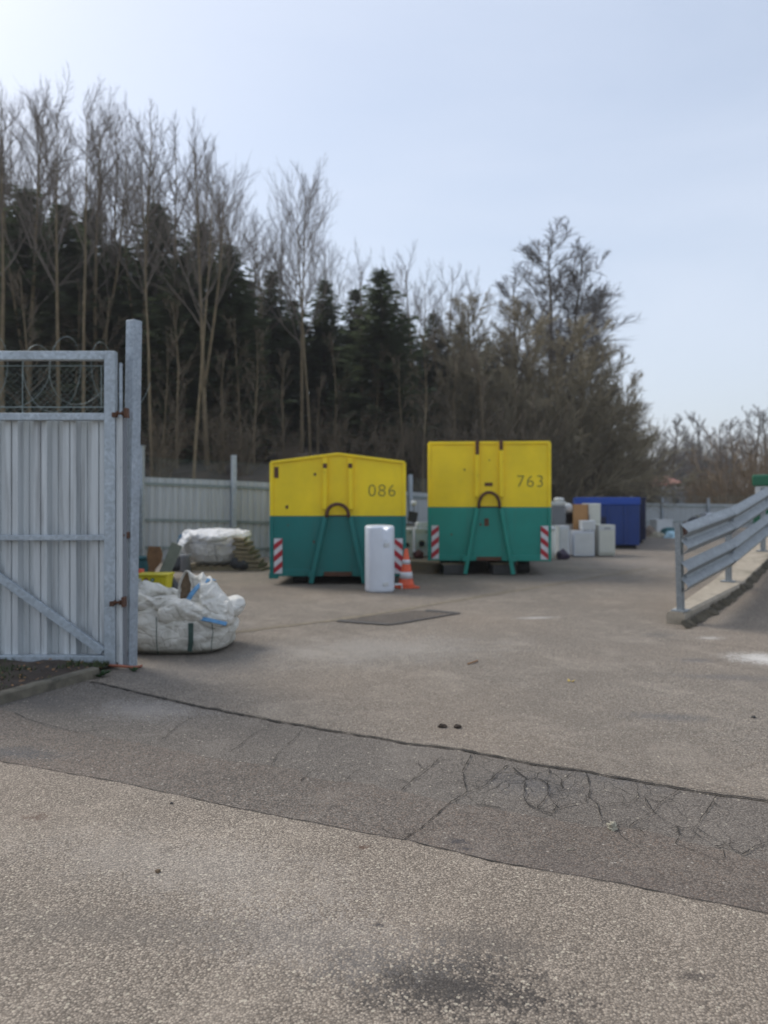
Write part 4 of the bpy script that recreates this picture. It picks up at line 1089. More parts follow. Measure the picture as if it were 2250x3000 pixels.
def front_bag():
    t = thing('bulk_bag', 'sagging dirty white bulk bag with blue loops beside the gate post', 'bulk bag', (-2.17, 8.22, 0))
    mb = MB()
    bag_body(mb, .56, .50, [(.0, .004), (.80, .004), (.98, .05), (1.05, .18), (1.03, .34), (.96, .44), (.86, .50), (.55, .50), (.1, .50)], 1, .062, 170, 70)
    mb.build('body', 'bag', t, smooth=True)
    # collar of slack cloth folded over the top edge
    mb = MB()
    def col(u, v):
        an = 2 * PI * u; c, s = math.cos(an), math.sin(an); k = (abs(c) ** 3 + abs(s) ** 3) ** (-1 / 3)
        th = 2 * PI * v
        zc = .475 - .085 * c + .03 * math.sin(an * 3 + .5) + .03 * mnoise.noise(Vector((c * 1.5, s * 1.5, 5)))
        rr = .075 + .022 * math.sin(an * 5 + 1) + .03 * mnoise.noise(Vector((c * 3, s * 3, 2)))
        R0 = .92 + .03 * math.sin(an * 4)
        p = Vector((.56 * R0 * c * k, .50 * R0 * s * k, zc)); out = Vector((c, s, 0))
        p += out * rr * .95 * math.cos(th) + Vector((0, 0, 1)) * rr * 1.15 * math.sin(th)
        if math.sin(th) < 0: p += out * .01 + Vector((0, 0, -.075 * max(0, math.cos(th * .5 + PI * .25)) * (.6 + .6 * math.sin(an * 2 + 1))))
        f = fold(p, 4.2, 9)
        return p + (out + Vector((0, 0, .5))) * f * .075
    mb.grid(col, 200, 34, True); mb.build('rim', 'bag', t, smooth=True)
    # slack upper part: an open mouth at its left end, rounded off at the right
    c0, c1 = Vector((.06, -.10, .56)), Vector((.60, -.20, .36))
    def ring(u):
        c = c0.lerp(c1, u); c.z += .05 * math.sin(PI * min(1, u * 1.5)) 
        a1 = Vector((.83, -.5, -.08)); a2 = Vector((.05, -1, 0)); k = min(1, u * 2.4)
        e1 = a1.lerp(a2, k).normalized(); e2 = Vector((.10 - .1 * k, 0, 1)).normalized()
        w = .10 + .18 * min(1, u * 2.2); h = .20 + .03 * math.sin(PI * u)
        if u > .62: f = math.sqrt(max(0, 1 - ((u - .62) / .38) ** 2)); w *= f; h *= f
        return c, e1 * w, e2 * h
    mb = MB()
    def lobe(u, v):
        c, e1, e2 = ring(u); a = 2 * PI * v
        p = c + e1 * math.cos(a) + e2 * (math.sin(a) * (1 + .25 * max(0, math.sin(a)) * max(0, 1 - u * 3)))
        f = fold(p, 4.4, 13); out = (e1.normalized() * math.cos(a) + e2.normalized() * math.sin(a))
        return p + out * f * .085 * min(1, .35 + u * 3)
    mb.grid(lobe, 90, 84); mb.build('flap', 'bag', t, smooth=True, solid=.012)
    mb = MB()
    def fill(u, v):
        c, e1, e2 = ring(.05); a = 2 * PI * u
        p = c + (e1 * math.cos(a) + e2 * (math.sin(a) * (1 + .2 * max(0, math.sin(a))))) * v * .98
        return p + Vector((.02, .04, 0)) * (1 - v) + Vector((0, .02, 0)) * mnoise.noise(p * 14)
    mb.grid(fill, 40, 10, True); mb.build('filling', 'mineral', t, smooth=True)
    # crumpled front apron running down to the right
    mb = MB()
    def apr(u, v):
        p = Vector((-.08 + .66 * u, -.44 - .10 * math.sin(PI * v * .8) + .12 * u * u - .03 * v, .56 - .05 * u + .03 * math.sin(u * 7) - (.20 + .04 * math.sin(u * 9)) * v))
        return p + Vector((0, -.6, .4)) * fold(p, 5, 31) * .075
    mb.grid(apr, 70, 30); mb.build('fold', 'bag', t, smooth=True, solid=.012)
    # straps and seams
    def strap(pts, w, th, name, mat):
        mb = MB(); P = [Vector(p) for p in pts]; n = len(P); vs = []
        for i, p in enumerate(P):
            d = (P[min(i + 1, n - 1)] - P[max(i - 1, 0)]).normalized(); nrm = Vector((0, -.7, .7)); s = d.cross(nrm).normalized(); nn = s.cross(d)
            for j, kk in ((-1, 0), (1, 0), (1, 1), (-1, 1)): vs.append(p + s * w / 2 * j + nn * th * kk)
        fs = [(0, 1, 2, 3), tuple(4 * (n - 1) + k for k in (3, 2, 1, 0))]
        for i in range(n - 1):
            for k in range(4): fs.append((4 * i + k, 4 * i + (k + 1) % 4, 4 * i + 4 + (k + 1) % 4, 4 * i + 4 + k))
        mb.add(vs, fs); return mb.build(name, mat, t)
    strap([(.17, -.405, .53), (.205, -.385, .60), (.25, -.335, .665), (.30, -.26, .715), (.34, -.17, .735), (.37, -.07, .72)], .05, .008, 'lifting_loop', 'strap')
    strap([(.32, -.50, .375), (.39, -.53, .372), (.46, -.545, .36), (.53, -.55, .345), (.60, -.55, .328)], .042, .008, 'lifting_loop', 'strap')
    strap([(.245, -.555, .34), (.25, -.575, .25), (.25, -.575, .15), (.235, -.56, .06)], .05, .006, 'lifting_loop', 'greenstrap')
    for xx in (-.10, ):
        mb = MB(); mb.tube([(xx, -.555, .40), (xx + .005, -.565, .30), (xx + .006, -.572, .2), (xx + .01, -.56, .1), (xx + .012, -.53, .02)], .0045, 5); mb.build('seam', 'greenstrap', t)
    mb = MB(); mb.tube([(.44, -.49, .33), (.452, -.50, .24), (.44, -.50, .14), (.43, -.47, .05)], .004, 5); mb.build('seam', 'greenstrap', t)

def back_bag():
    k = 17.4 / F; t = thing('bulk_bag', 'full white bulk bag with grey seams heaped against the back fence', 'bulk bag', ((618 - CX) * k, 17.9, 0))
    mb = MB()
    bag_body(mb, .80, .55, [(.0, .11), (.45, .11), (.70, .18), (.92, .36), (1.02, .56), (1.0, .70), (.88, .82), (.62, .90), (.3, .93), (.03, .94)], 5, .06, 140, 56, 2.2)
    mb.build('body', 'bag2', t, smooth=True)
    mb = MB()
    def col(u, v):
        an = 2 * PI * u; c, s = math.cos(an), math.sin(an); th = 2 * PI * v
        zc = .74 + .03 * math.sin(an * 2 + 1) + .06 * mnoise.noise(Vector((c * 2, s * 2, 1))); rr = .105 + .02 * math.sin(an * 3)
        p = Vector((.64 * c, .42 * s, zc)) + Vector((c, s, 0)) * rr * 1.5 * math.cos(th) + Vector((0, 0, 1)) * rr * math.sin(th)
        return p + Vector((c, s, .5)) * fold(p, 3.6, 3) * .08
    mb.grid(col, 130, 24, True); mb.build('rim', 'bag2', t, smooth=True)
    # loose tail of cloth falling to the left
    mb = MB(); mb.grid(lambda u, v: (lambda p: p + Vector((-.4, -.6, .3)) * fold(p, 4.2, 17) * .09)(Vector((-.55 - .52 * v ** 1.2 + .16 * u, -.36 - .28 * u - .05 * v, .93 - .88 * v ** 1.35 - .12 * u))), 26, 40); mb.build('flap', 'bag2', t, smooth=True, solid=.01)
    for z in (.60,):
        mb = MB(); mb.tube([(-.66 + 1.3 * i / 14, -.565 - .05 * math.sin(PI * i / 14), z + .03 * math.sin(i * .4)) for i in range(15)], .008, 5); mb.build('seam', 'greymetal', t)
    mb = MB(); mb.tube([(.10, -.60, .60), (.12, -.605, .48), (.13, -.57, .34), (.13, -.45, .22)], .008, 5); mb.build('seam', 'greymetal', t)
    mb = MB(); mb.bar((-.80, -.25, .62), (-.70, -.42, .80), .07, .01); mb.build('lifting_loop', 'strap', t)
    # pallet beneath
    p = thing('pallet', 'dark wooden pallet beneath the white bulk bag at the back fence', 'pallet', ((618 - CX) * k, 17.9, 0))
    for y in (-.5, 0, .45):
        mb = MB(); mb.box(-.62, .62, y - .05, y + .05, 0, .075); mb.build('bearer', 'oldwood', p)
    mb = MB()
    for i in range(7): mb.box(-.62 + i * .19, -.62 + i * .19 + .1, -.56, .5, .077, .1)
    mb.build('deck', 'oldwood', p)
    # dark junk on both sides
    sack('dark_sack', 'darkmetal', ((508 - CX) * 17.2 / F, 17.3, 0), .24, .2, .40, 'black rubbish sack left of the white bulk bag at the fence', 'rubbish sack', 11)
    sack('dark_sack', 'darkmetal', ((714 - CX) * 17.3 / F, 17.45, 0), .26, .2, .46, 'black rubbish sack between the white bulk bag and the leaning timber', 'rubbish sack', 14)
    mb = MB(); mb.lathe([(.10, 0), (.12, .02), (.10, .3), (.13, .38), (.12, .385)], 20); o = mb.build('bucket', 'greymetal', None, smooth=True); o.location = ((542 - CX) * 16.9 / F, 16.95, 0); tag(o, 'small grey bucket in front of the white bulk bag at the fence', 'bucket')
    # stepped timber stack
    t = thing('timber_stack', 'stepped stack of weathered timber offcuts leaning beside container 086', 'timber', ((752 - CX) * 17.6 / F, 17.6, 0))
    rnd = random.Random(4)
    for i in range(8):
        z = .0 + i * .095; w = .62 - i * .055
        m = Matrix.Translation((-.05 - i * .045 + rnd.uniform(-.02, .02), 0, z)) @ Matrix.Rotation(R(rnd.uniform(-8, 8) - 4), 4, 'Z') @ Matrix.Rotation(R(rnd.uniform(2, 7)), 4, 'Y')
        mb = MB(); mb.box(-w / 2, w / 2, -.35, .3, 0, .072, m); mb.build('beam', 'oldwood', t, bevel=.008)

def left_rubbish():
    # yellow tray with round emblems
    Y = 10.1; k = Y / F; a = at(405, 1682, Y); X0, X1 = (396 - CX) * k, (489 - CX) * k
    t = thing('plastic_tray', 'yellow plastic bin with two round emblems behind the front bulk bag', 'bin', ((X0 + X1) / 2, Y, 0)); w = (X1 - X0) / 2
    zt = CH - (1683 - HY) * k
    mb = MB(); mb.box(-w, w, 0, .34, .02, zt - .022); mb.build('body', 'crate', t, bevel=.02)
    mb = MB(); mb.box(-w - .012, w + .012, -.012, .352, zt - .021, zt); mb.build('rim', 'crate', t, bevel=.008)
    for px, mt in ((428, 'maroon'), (447, 'greenlid')):
        mb = MB(); x = (px - CX) * k - (X0 + X1) / 2; z = CH - (1699 - HY) * k
        mb.tube([(x, -.008, z), (x, -.0005, z)], .026, 20); e = mb.build('emblem', mt, t)
        mb = MB(); mb.tube([(x, -.011, z), (x, -.0085, z)], .011, 12); mb.build('emblem_centre', 'offwhite' if mt != 'maroon' else 'brownwood', e)
    mb = MB(); x = (407 - CX) * k - (X0 + X1) / 2; mb.box(x - .03, x + .03, -.006, -.0005, zt - .22, zt - .05, Matrix.Rotation(0, 4, 'Z')); mb.build('paper_sticker', 'offwhite', t)
    mb = MB()
    for i in range(3): mb.box(w - .16 + i * .045, w - .145 + i * .045, -.008, -.0005, .12, zt - .06)
    mb.build('rib', 'crate', t)
    sack('dark_sack', 'darkmetal', ((503 - CX) / F * 10.4, 10.4, 0), .13, .16, .52, 'black rubbish sack squeezed beside the yellow plastic bin', 'rubbish sack', 22)
    # leaning chipboard, greyish board, teal bucket, orange tube
    Y = 12.6; k = Y / F
    mb = MB(); b = [(430, 1600), (465, 1602), (472, 1625), (468, 1648), (452, 1668), (448, 1745), (428, 1745), (432, 1660), (426, 1630)]
    c = Vector(((448 - CX) * k, Y, 0))
    poly = [((px - 448) * k, CH - (py - HY) * k) for px, py in b]; lo = min(z for _, z in poly)
    mb.prism([(x, z) for x, z in poly], -.02, .02)
    o = mb.build('chipboard_offcut', 'board', None, bevel=.006); o.location = (c.x, c.y, -lo + .002 if lo < 0 else 0); o.rotation_euler = (R(-7), 0, 0)
    tag(o, 'ragged brown chipboard offcut standing upright behind the yellow bin', 'board')
    Y = 12.3; k = Y / F
    mb = MB(); mb.box(-.09, .09, -.012, .012, 0, .92); o = mb.build('plank', 'greyboard', None, bevel=.004); o.location = ((452 - CX) * k, Y, .02); o.rotation_euler = (R(-6), R(22), 0)
    tag(o, 'grey green plank leaning to the right behind the yellow bin', 'plank')
    Y = 12.9; k = Y / F
    t = thing('plastic_bucket', 'dark teal plastic tub beside the chipboard offcut near the gate post', 'tub', ((410 - CX) * k, Y, 0))
    h = CH - (1630 - HY) * k; mb = MB(); mb.lathe([(.12, 0), (.14, .02), (.165, h - .05), (.16, h - .045)], 24); mb.build('tub', 'tealplastic', t, smooth=True)
    mb = MB(); mb.lathe([(.175, h - .048), (.18, h - .02), (.16, h), (.1, h + .005)], 24); mb.build('lid', 'tealplastic', t, smooth=True)
    Y = 11.2; k = Y / F; mb = MB(); mb.lathe([(.05, 0), (.055, .02), (.055, CH - (1668 - HY) * k), (.045, CH - (1667 - HY) * k)], 16); o = mb.build('plastic_pipe', 'orange', None, smooth=True); o.location = ((411 - CX) * k, Y, 0); tag(o, 'short upright orange pipe behind the yellow bin', 'pipe')

def far_things():
    # blue containers
    Y = 25.5; k = Y / F; x0, x1 = (1690 - CX) * k, (1870 - CX) * k; h = CH - (1457 - HY) * k; c = (x0 + x1) / 2; w = (x1 - x0) / 2
    t = thing('skip_container', 'low bright blue open container at the right of the discarded appliances', 'container', (c, Y, 0), R(-13))
    mb = MB(); mb.box(-w, w, 0, 5.5, .12, h - .25); mb.build('body', 'blue', t, bevel=.02)
    mb = MB(); mb.box(-w - .02, w + .02, -.03, 5.52, h - .248, h); mb.build('top_rail', 'bluelit', t, bevel=.02)
    for xx in (-.55, .0, .55):
        mb = MB(); mb.box(w * xx - .045, w * xx + .045, -.05, -.001, .14, h - .25); mb.build('rib', 'blue', t, bevel=.01)
    mb = MB(); mb.box(-w * .95, w * .05, -.04, -.001, h * .42, h * .62); mb.build('pocket', 'navy', t)
    mb = MB(); mb.box(-w + .2, w - .1, .1, 5.3, 0, .119); mb.build('runner', 'black', t)
    t = thing('skip_container', 'dark navy container showing as a strip right of the bright blue one', 'container', ((1876 - CX) * 29 / F - .55, 29, 0), R(-15))
    h2 = CH - (1464 - HY) * 29 / F; mb = MB(); mb.box(-.85, .72, 0, 5, .12, h2); mb.build('body', 'navy', t, bevel=.02)
    mb = MB(); mb.box(-.87, .74, -.03, 5, h2 + .001, h2 + .09); mb.build('top_rail', 'navy', t)
    mb = MB(); mb.box(-.7, .6, .1, 4.9, 0, .119); mb.build('runner', 'black', t)
    # green lidded container past the guard rail
    Y = 23; k = Y / F; x0 = (2207 - CX) * k
    t = thing('waste_container', 'green lidded pale container beyond the guard rail at the right edge', 'container', (x0, Y, 0), R(-27))
    zt = CH - (1391 - HY) * k; zl = CH - (1424 - HY) * k
    mb = MB(); mb.box(-.03, 3.2, -.06, 3, zl, zt); mb.build('lid', 'greenlid', t, bevel=.05)
    mb = MB(); mb.box(.05, 3.1, 0, 2.9, zl - .7, zl - .002); mb.build('upper_body', 'offwhite', t, bevel=.02)
    mb = MB(); mb.box(.0, 3.15, -.02, 2.92, 0, zl - .702); mb.build('lower_body', 'greenlid', t, bevel=.02)
    # scrap in the distance
    def lump(px, py0, py1, wpx, mat, name, label, cat, Y, seed, form='lump'):
        k = Y / F; c = Vector(((px - CX) * k, Y, 0)); w = wpx * k / 2; zt = CH - (py0 - HY) * k
        mb = MB()
        if form == 'lump':
            def fn(u, v):
                a = 2 * PI * u; b = PI / 2 * v; r = 1 + .5 * mnoise.noise(Vector((math.cos(a) * 1.5 + seed, math.sin(a) * 1.5, v * 2))) + .2 * mnoise.noise(Vector((math.cos(a) * 5 + seed, math.sin(a) * 5, v * 5)))
                return (w * r * math.cos(a) * math.cos(b), w * .7 * r * math.sin(a) * math.cos(b), zt * math.sin(b) * (.8 + .2 * r))
            mb.grid(fn, 30, 10, True); o = mb.build(name, mat, None)
        elif form == 'box':
            mb.box(-w, w, -.3, .3, 0, zt - .06); mb.box(-w - .02, w + .02, -.32, .32, zt - .058, zt); o = mb.build(name, mat, None, bevel=.02); o.rotation_euler = (0, 0, R(seed))
        elif form == 'tyre':
            r = zt / 2; mb.grid(lambda u, v: ((r * .68 + r * .32 * math.cos(2 * PI * v)) * math.cos(2 * PI * u), r * .36 * math.sin(2 * PI * v), r + (r * .68 + r * .32 * math.cos(2 * PI * v)) * math.sin(2 * PI * u)), 28, 12, True); o = mb.build(name, mat, None, smooth=True); o.rotation_euler = (0, 0, R(seed))
        o.location = c; tag(o, label, cat)
    lump(1938, 1522, 1575, 52, 'offwhite', 'bathtub', 'pale upturned bathtub shaped heap on the far side of the yard', 'bathtub', 38, 12, 'box')
    lump(1958, 1545, 1580, 62, 'tealplastic', 'tarpaulin', 'crumpled teal tarpaulin in the far scrap heap', 'tarpaulin', 34, 2)
    lump(1968, 1556, 1582, 40, 'skyblue', 'plastic_sheet', 'light blue plastic sheet in front of the teal tarpaulin', 'sheet', 33, 5)
    lump(1905, 1540, 1578, 34, 'rubble', 'rubble_heap', 'brown rubble heap at the left of the far scrap', 'rubble', 34.5, 8)
    lump(1925, 1558, 1580, 46, 'stone', 'rubble_heap', 'pale low rubble heap in front of the far bathtub', 'rubble', 33.4, 15)
    lump(2010, 1530, 1580, 50, 'rust', 'scrap_heap', 'reddish scrap metal heap behind the guard rail end', 'scrap', 36, 21)
    lump(2034, 1513, 1570, 44, 'darkmetal', 'tyre', 'big black tyre standing on the far side of the yard', 'tyre', 38, 20, 'tyre')
    lump(2073, 1503, 1570, 28, 'enamel', 'fridge', 'lone white fridge near the far fence behind the guard rail', 'fridge', 39, 8, 'box')
    lump(2052, 1508, 1570, 16, 'cream', 'fridge', 'narrow cream fridge between the far tyre and the lone white fridge', 'fridge', 39.5, -6, 'box')
    lump(2105, 1520, 1570, 60, 'greymetal', 'scrap_heap', 'grey scrap metal heap seen through the guard rail gap', 'scrap', 37, 31)
    # house beyond the fence
    Y = 88; k = Y / F; X = lambda px: (px - 1950) * k; Z = lambda py: CH - (py - HY) * k
    t = thing('house', 'distant white house with a pale red tiled roof beyond the fence', 'house', ((1950 - CX) * k, Y, 0), R(0))
    mb = MB(); mb.box(X(1903), X(1950), 0, 9, -.1, Z(1425)); mb.build('wall', 'plaster', t)
    mb = MB(); yz = [(-.6, Z(1427)), (4.5, Z(1404)), (9.6, Z(1427))]
    for y, z in yz: mb.v += [(X(1897), y, z), (X(1990), y, z + .5)]
    mb.f += [(0, 1, 3, 2), (2, 3, 5, 4)]; mb.build('roof', 'tile', t, solid=.18, recalc=False)
    mb = MB(); mb.box(X(1950) + .01, X(1986), .8, 8, -.1, Z(1424)); mb.build('extension', 'shedwall', t)
    for px in (1915, 1935):
        mb = MB(); mb.box(X(px) - .45, X(px) + .45, -.04, -.005, Z(1448), Z(1434)); mb.build('window', 'window', t)
    mb = MB(); mb.box(X(1930) - .3, X(1930) + .3, 4.2, 4.8, Z(1408), Z(1398)); mb.build('chimney', 'tile', t)
    t = thing('shed', 'grey shed with a shallow roof beside the distant white house', 'shed', ((1975 - CX) * 80 / F, 80, 0)); k = 80 / F
    mb = MB(); mb.box(-60 * k, 35 * k, 0, 6, -.1, CH - (1447 - HY) * k); mb.build('wall', 'shedwall', t)
    mb = MB(); zz = CH - (1446 - HY) * k; mb.box(-63 * k, 38 * k, -.4, 6.4, zz + .01, zz + .25); mb.build('roof', 'greymetal', t)
    mb = MB(); mb.box(-5 * k, 14 * k, -.05, -.004, 0, zz - .35); mb.build('door', 'darkmetal', t)

# ------------------------------------------------------------------ trees
def wander(rnd, p, d, L, n, bend, up=0.0):
    pts = [p.copy()]; d = d.copy()
    for i in range(n):
        d = (d + Vector((rnd.gauss(0, bend), rnd.gauss(0, bend), rnd.gauss(0, bend * .6) + up))).normalized()
        pts.append(pts[-1] + d * (L / n))
    return pts
def side_dir(rnd, d, ang):
    o = d.orthogonal().normalized(); o = Matrix.Rotation(rnd.uniform(0, 2 * PI), 3, d) @ o
    return (d * math.cos(ang) + o * math.sin(ang)).normalized()
def along(pts, f):
    x = f * (len(pts) - 1); i = min(int(x), len(pts) - 2); t = x - i
    return pts[i].lerp(pts[i + 1], t), (pts[i + 1] - pts[i]).normalized()
def bare_tree(seed, H=18, r0=.15, clear=.38, spread=.36, nprim=20, twig_r=.0065, fork=False, droop=0.0, nsec=9, nter=7, plen=.31, upk=.065, bend=.075):
    rnd = random.Random(seed); T = MB(); Cn = MB()
    trunk = wander(rnd, Vector((0, 0, -.4)), Vector((rnd.gauss(0, .02), rnd.gauss(0, .02), 1)), H * .9, 12, .028, .02)
    T.tube(trunk, [r0 * (1.25 if i == 0 else 1) * (1 - .86 * (i / 12) ** 1.1) for i in range(13)], 8)
    stems = [(trunk, r0, clear)]
    if fork:
        p, d = along(trunk, clear * .6); st = wander(rnd, p, side_dir(rnd, d, .35), H * .55, 9, .04, .12); T.tube(st, [r0 * .6 * (1 - .8 * i / 9) for i in range(10)], 6); stems.append((st, r0 * .6, .25))
    for st, rs, cl in stems:
        for i in range(nprim if st is trunk else nprim // 2):
            f = cl + (1 - cl) * (i + rnd.random()) / (nprim if st is trunk else nprim // 2)
            f = min(f, .985); p, d = along(st, f)
            L = H * plen * (1.15 - .75 * (f - cl) / (1 - cl)) * rnd.uniform(.6, 1.1)
            d1 = side_dir(rnd, d, spread * rnd.uniform(1.2, 2.6))
            pr = wander(rnd, p, d1, L, 6, bend * 1.3, upk)
            rr = max(.016, rs * .34 * (1.1 - f * .6))
            Cn.tube(pr, [rr * (1 - .8 * k / 6) for k in range(7)], 5, False)
            for j in range(nsec):
                f2 = .18 + .8 * (j + rnd.random()) / nsec; p2, d2 = along(pr, min(f2, .98)); L2 = L * .42 * (1.15 - .6 * f2) * rnd.uniform(.6, 1.2)
                s2 = wander(rnd, p2, side_dir(rnd, d2, rnd.uniform(.35, .75)), L2, 4, bend * 1.4, upk * .9 - droop * .5)
                Cn.tube(s2, [max(twig_r, rr * .4) * (1 - .6 * k / 4) for k in range(5)], 3, False)
                for m in range(nter):
                    f3 = .1 + .88 * (m + rnd.random()) / nter; p3, d3 = along(s2, min(f3, .98)); L3 = L2 * .5 * rnd.uniform(.5, 1.2)
                    s3 = wander(rnd, p3, side_dir(rnd, d3, rnd.uniform(.3, .75)), L3 * (1 + droop), 3, bend * 1.5, upk * .7 - droop)
                    Cn.tube(s3, [twig_r, twig_r * .8, twig_r * .6, twig_r * .35], 3, False)
    return T, Cn
def spruce(seed, H=16, base=.05, w=.19, dens=1.0):
    rnd = random.Random(seed); T = MB(); C = MB()
    T.tube([(0, 0, -.4), (0, 0, H * .5), (.02, 0, H * .98)], [.17, .10, .015], 7)
    z = H * .02; lev = 0
    while z < H * .99:
        f = z / H; R0 = H * w * (1 - f) ** .75 * rnd.uniform(.8, 1.12) + .15
        if f < .3: R0 *= .72 + f
        nb = int((8 if f < .8 else 6) * dens)
        for b in range(nb):
            a = 2 * PI * (b + rnd.random() * .8) / nb + lev; L = R0 * rnd.uniform(.6, 1.15)
            dr = Vector((math.cos(a), math.sin(a), 0)); sl = -.42 + .7 * f + rnd.uniform(-.12, .12)
            n = max(3, int(L / .26))
            for i in range(n):
                s = (i + .6) / n; p = dr * L * s + Vector((0, 0, z + sl * L * s + .22 * L * s * s))
                wd = .78 * (1 - s * .5) * min(1, L * .7); 
                for sd in (-1, 1):
                    q = Vector((-dr.y, dr.x, 0)) * sd; e = (q * rnd.uniform(.5, 1) + dr * rnd.uniform(.4, .9)) * wd * rnd.uniform(.6, 1.1) + Vector((0, 0, rnd.uniform(-.38, .02) * wd))
                    t_ = dr * rnd.uniform(.16, .3) + Vector((0, 0, rnd.uniform(-.1, .06)))
                    C.add([p - t_ * .5, p + e * .55 - t_ * .7, p + e, p + e * .5 + t_ * .8, p + t_ * .5], [(0, 1, 2, 3, 4)])
            e = dr * L + Vector((0, 0, z + sl * L + .22 * L))
            C.add([e - dr * .3 + Vector((-dr.y, dr.x, 0)) * .1, e + dr * .12, e - dr * .3 - Vector((-dr.y, dr.x, 0)) * .1], [(0, 1, 2)])
        z += H * .021 * rnd.uniform(.75, 1.2) * (1.1 if f < .5 else .8); lev += .7
    C.add([(0, .04, H * .95), (.05, 0, H * .96), (0, 0, H * 1.03), (-.05, 0, H * .96)], [(0, 1, 2), (0, 2, 3)])
    return T, C
def shrub(seed, H=3, n=18, spread=.35, r=.012, nsub=9):
    rnd = random.Random(seed); C = MB(); S = MB()
    for i in range(n):
        p = Vector((rnd.gauss(0, H * .06), rnd.gauss(0, H * .06), -.1)); d = Vector((rnd.gauss(0, spread), rnd.gauss(0, spread), 1)).normalized()
        st = wander(rnd, p, d, H * rnd.uniform(.6, 1.05), 6, .07, .03); (S if i < 6 else C).tube(st, [r * 1.6 * (1 - .75 * k / 6) for k in range(7)], 4, False)
        for j in range(nsub):
            f = .2 + .78 * rnd.random(); p2, d2 = along(st, f); s2 = wander(rnd, p2, side_dir(rnd, d2, rnd.uniform(.3, .8)), H * .28 * rnd.uniform(.5, 1.1), 3, .08, .05)
            C.tube(s2, [r * .7, r * .6, r * .5, r * .25], 3, False)
            for m in range(4):
                p3, d3 = along(s2, rnd.uniform(.2, .95)); s3 = wander(rnd, p3, side_dir(rnd, d3, rnd.uniform(.3, .8)), H * .13 * rnd.uniform(.5, 1.1), 2, .08, .03)
                C.tube(s3, [r * .5, r * .4, r * .2], 3, False)
    return S, C

PROTO = {}
def proto(key, T, C, H, tm, cm):
    mt, mc = T.mesh('trunk'), C.mesh('crown'); mt.materials.append(M[tm]); mc.materials.append(M[cm])
    mt.polygons.foreach_set('use_smooth', [True] * len(mt.polygons))
    PROTO[key] = (mt, mc, H)
TN = [0]
def tree(key, name, px, topy, Y, label, cat, group, wx=1.0, rz=None, lean=(0, 0), zb=None):
    mt, mc, H = PROTO[key]; TN[0] += 1
    x = (px - CX) / F * Y; z = (hillz(x, Y) if Y < 76 else .0) if zb is None else zb
    zt = CH - (topy - HY) / F * Y; s = (zt - z) / H
    o = thing(name, label, cat, (x, Y, z - .05), TN[0] * 2.399 if rz is None else rz, group)
    o.rotation_euler = (R(lean[0]), R(lean[1]), o.rotation_euler.z); 
    o.scale = (s * wx, s * wx, s)
    a = bpy.data.objects.new('trunk', mt); a.parent = o; COL.objects.link(a)
    b = bpy.data.objects.new('crown', mc); b.parent = o; COL.objects.link(b)
    return o

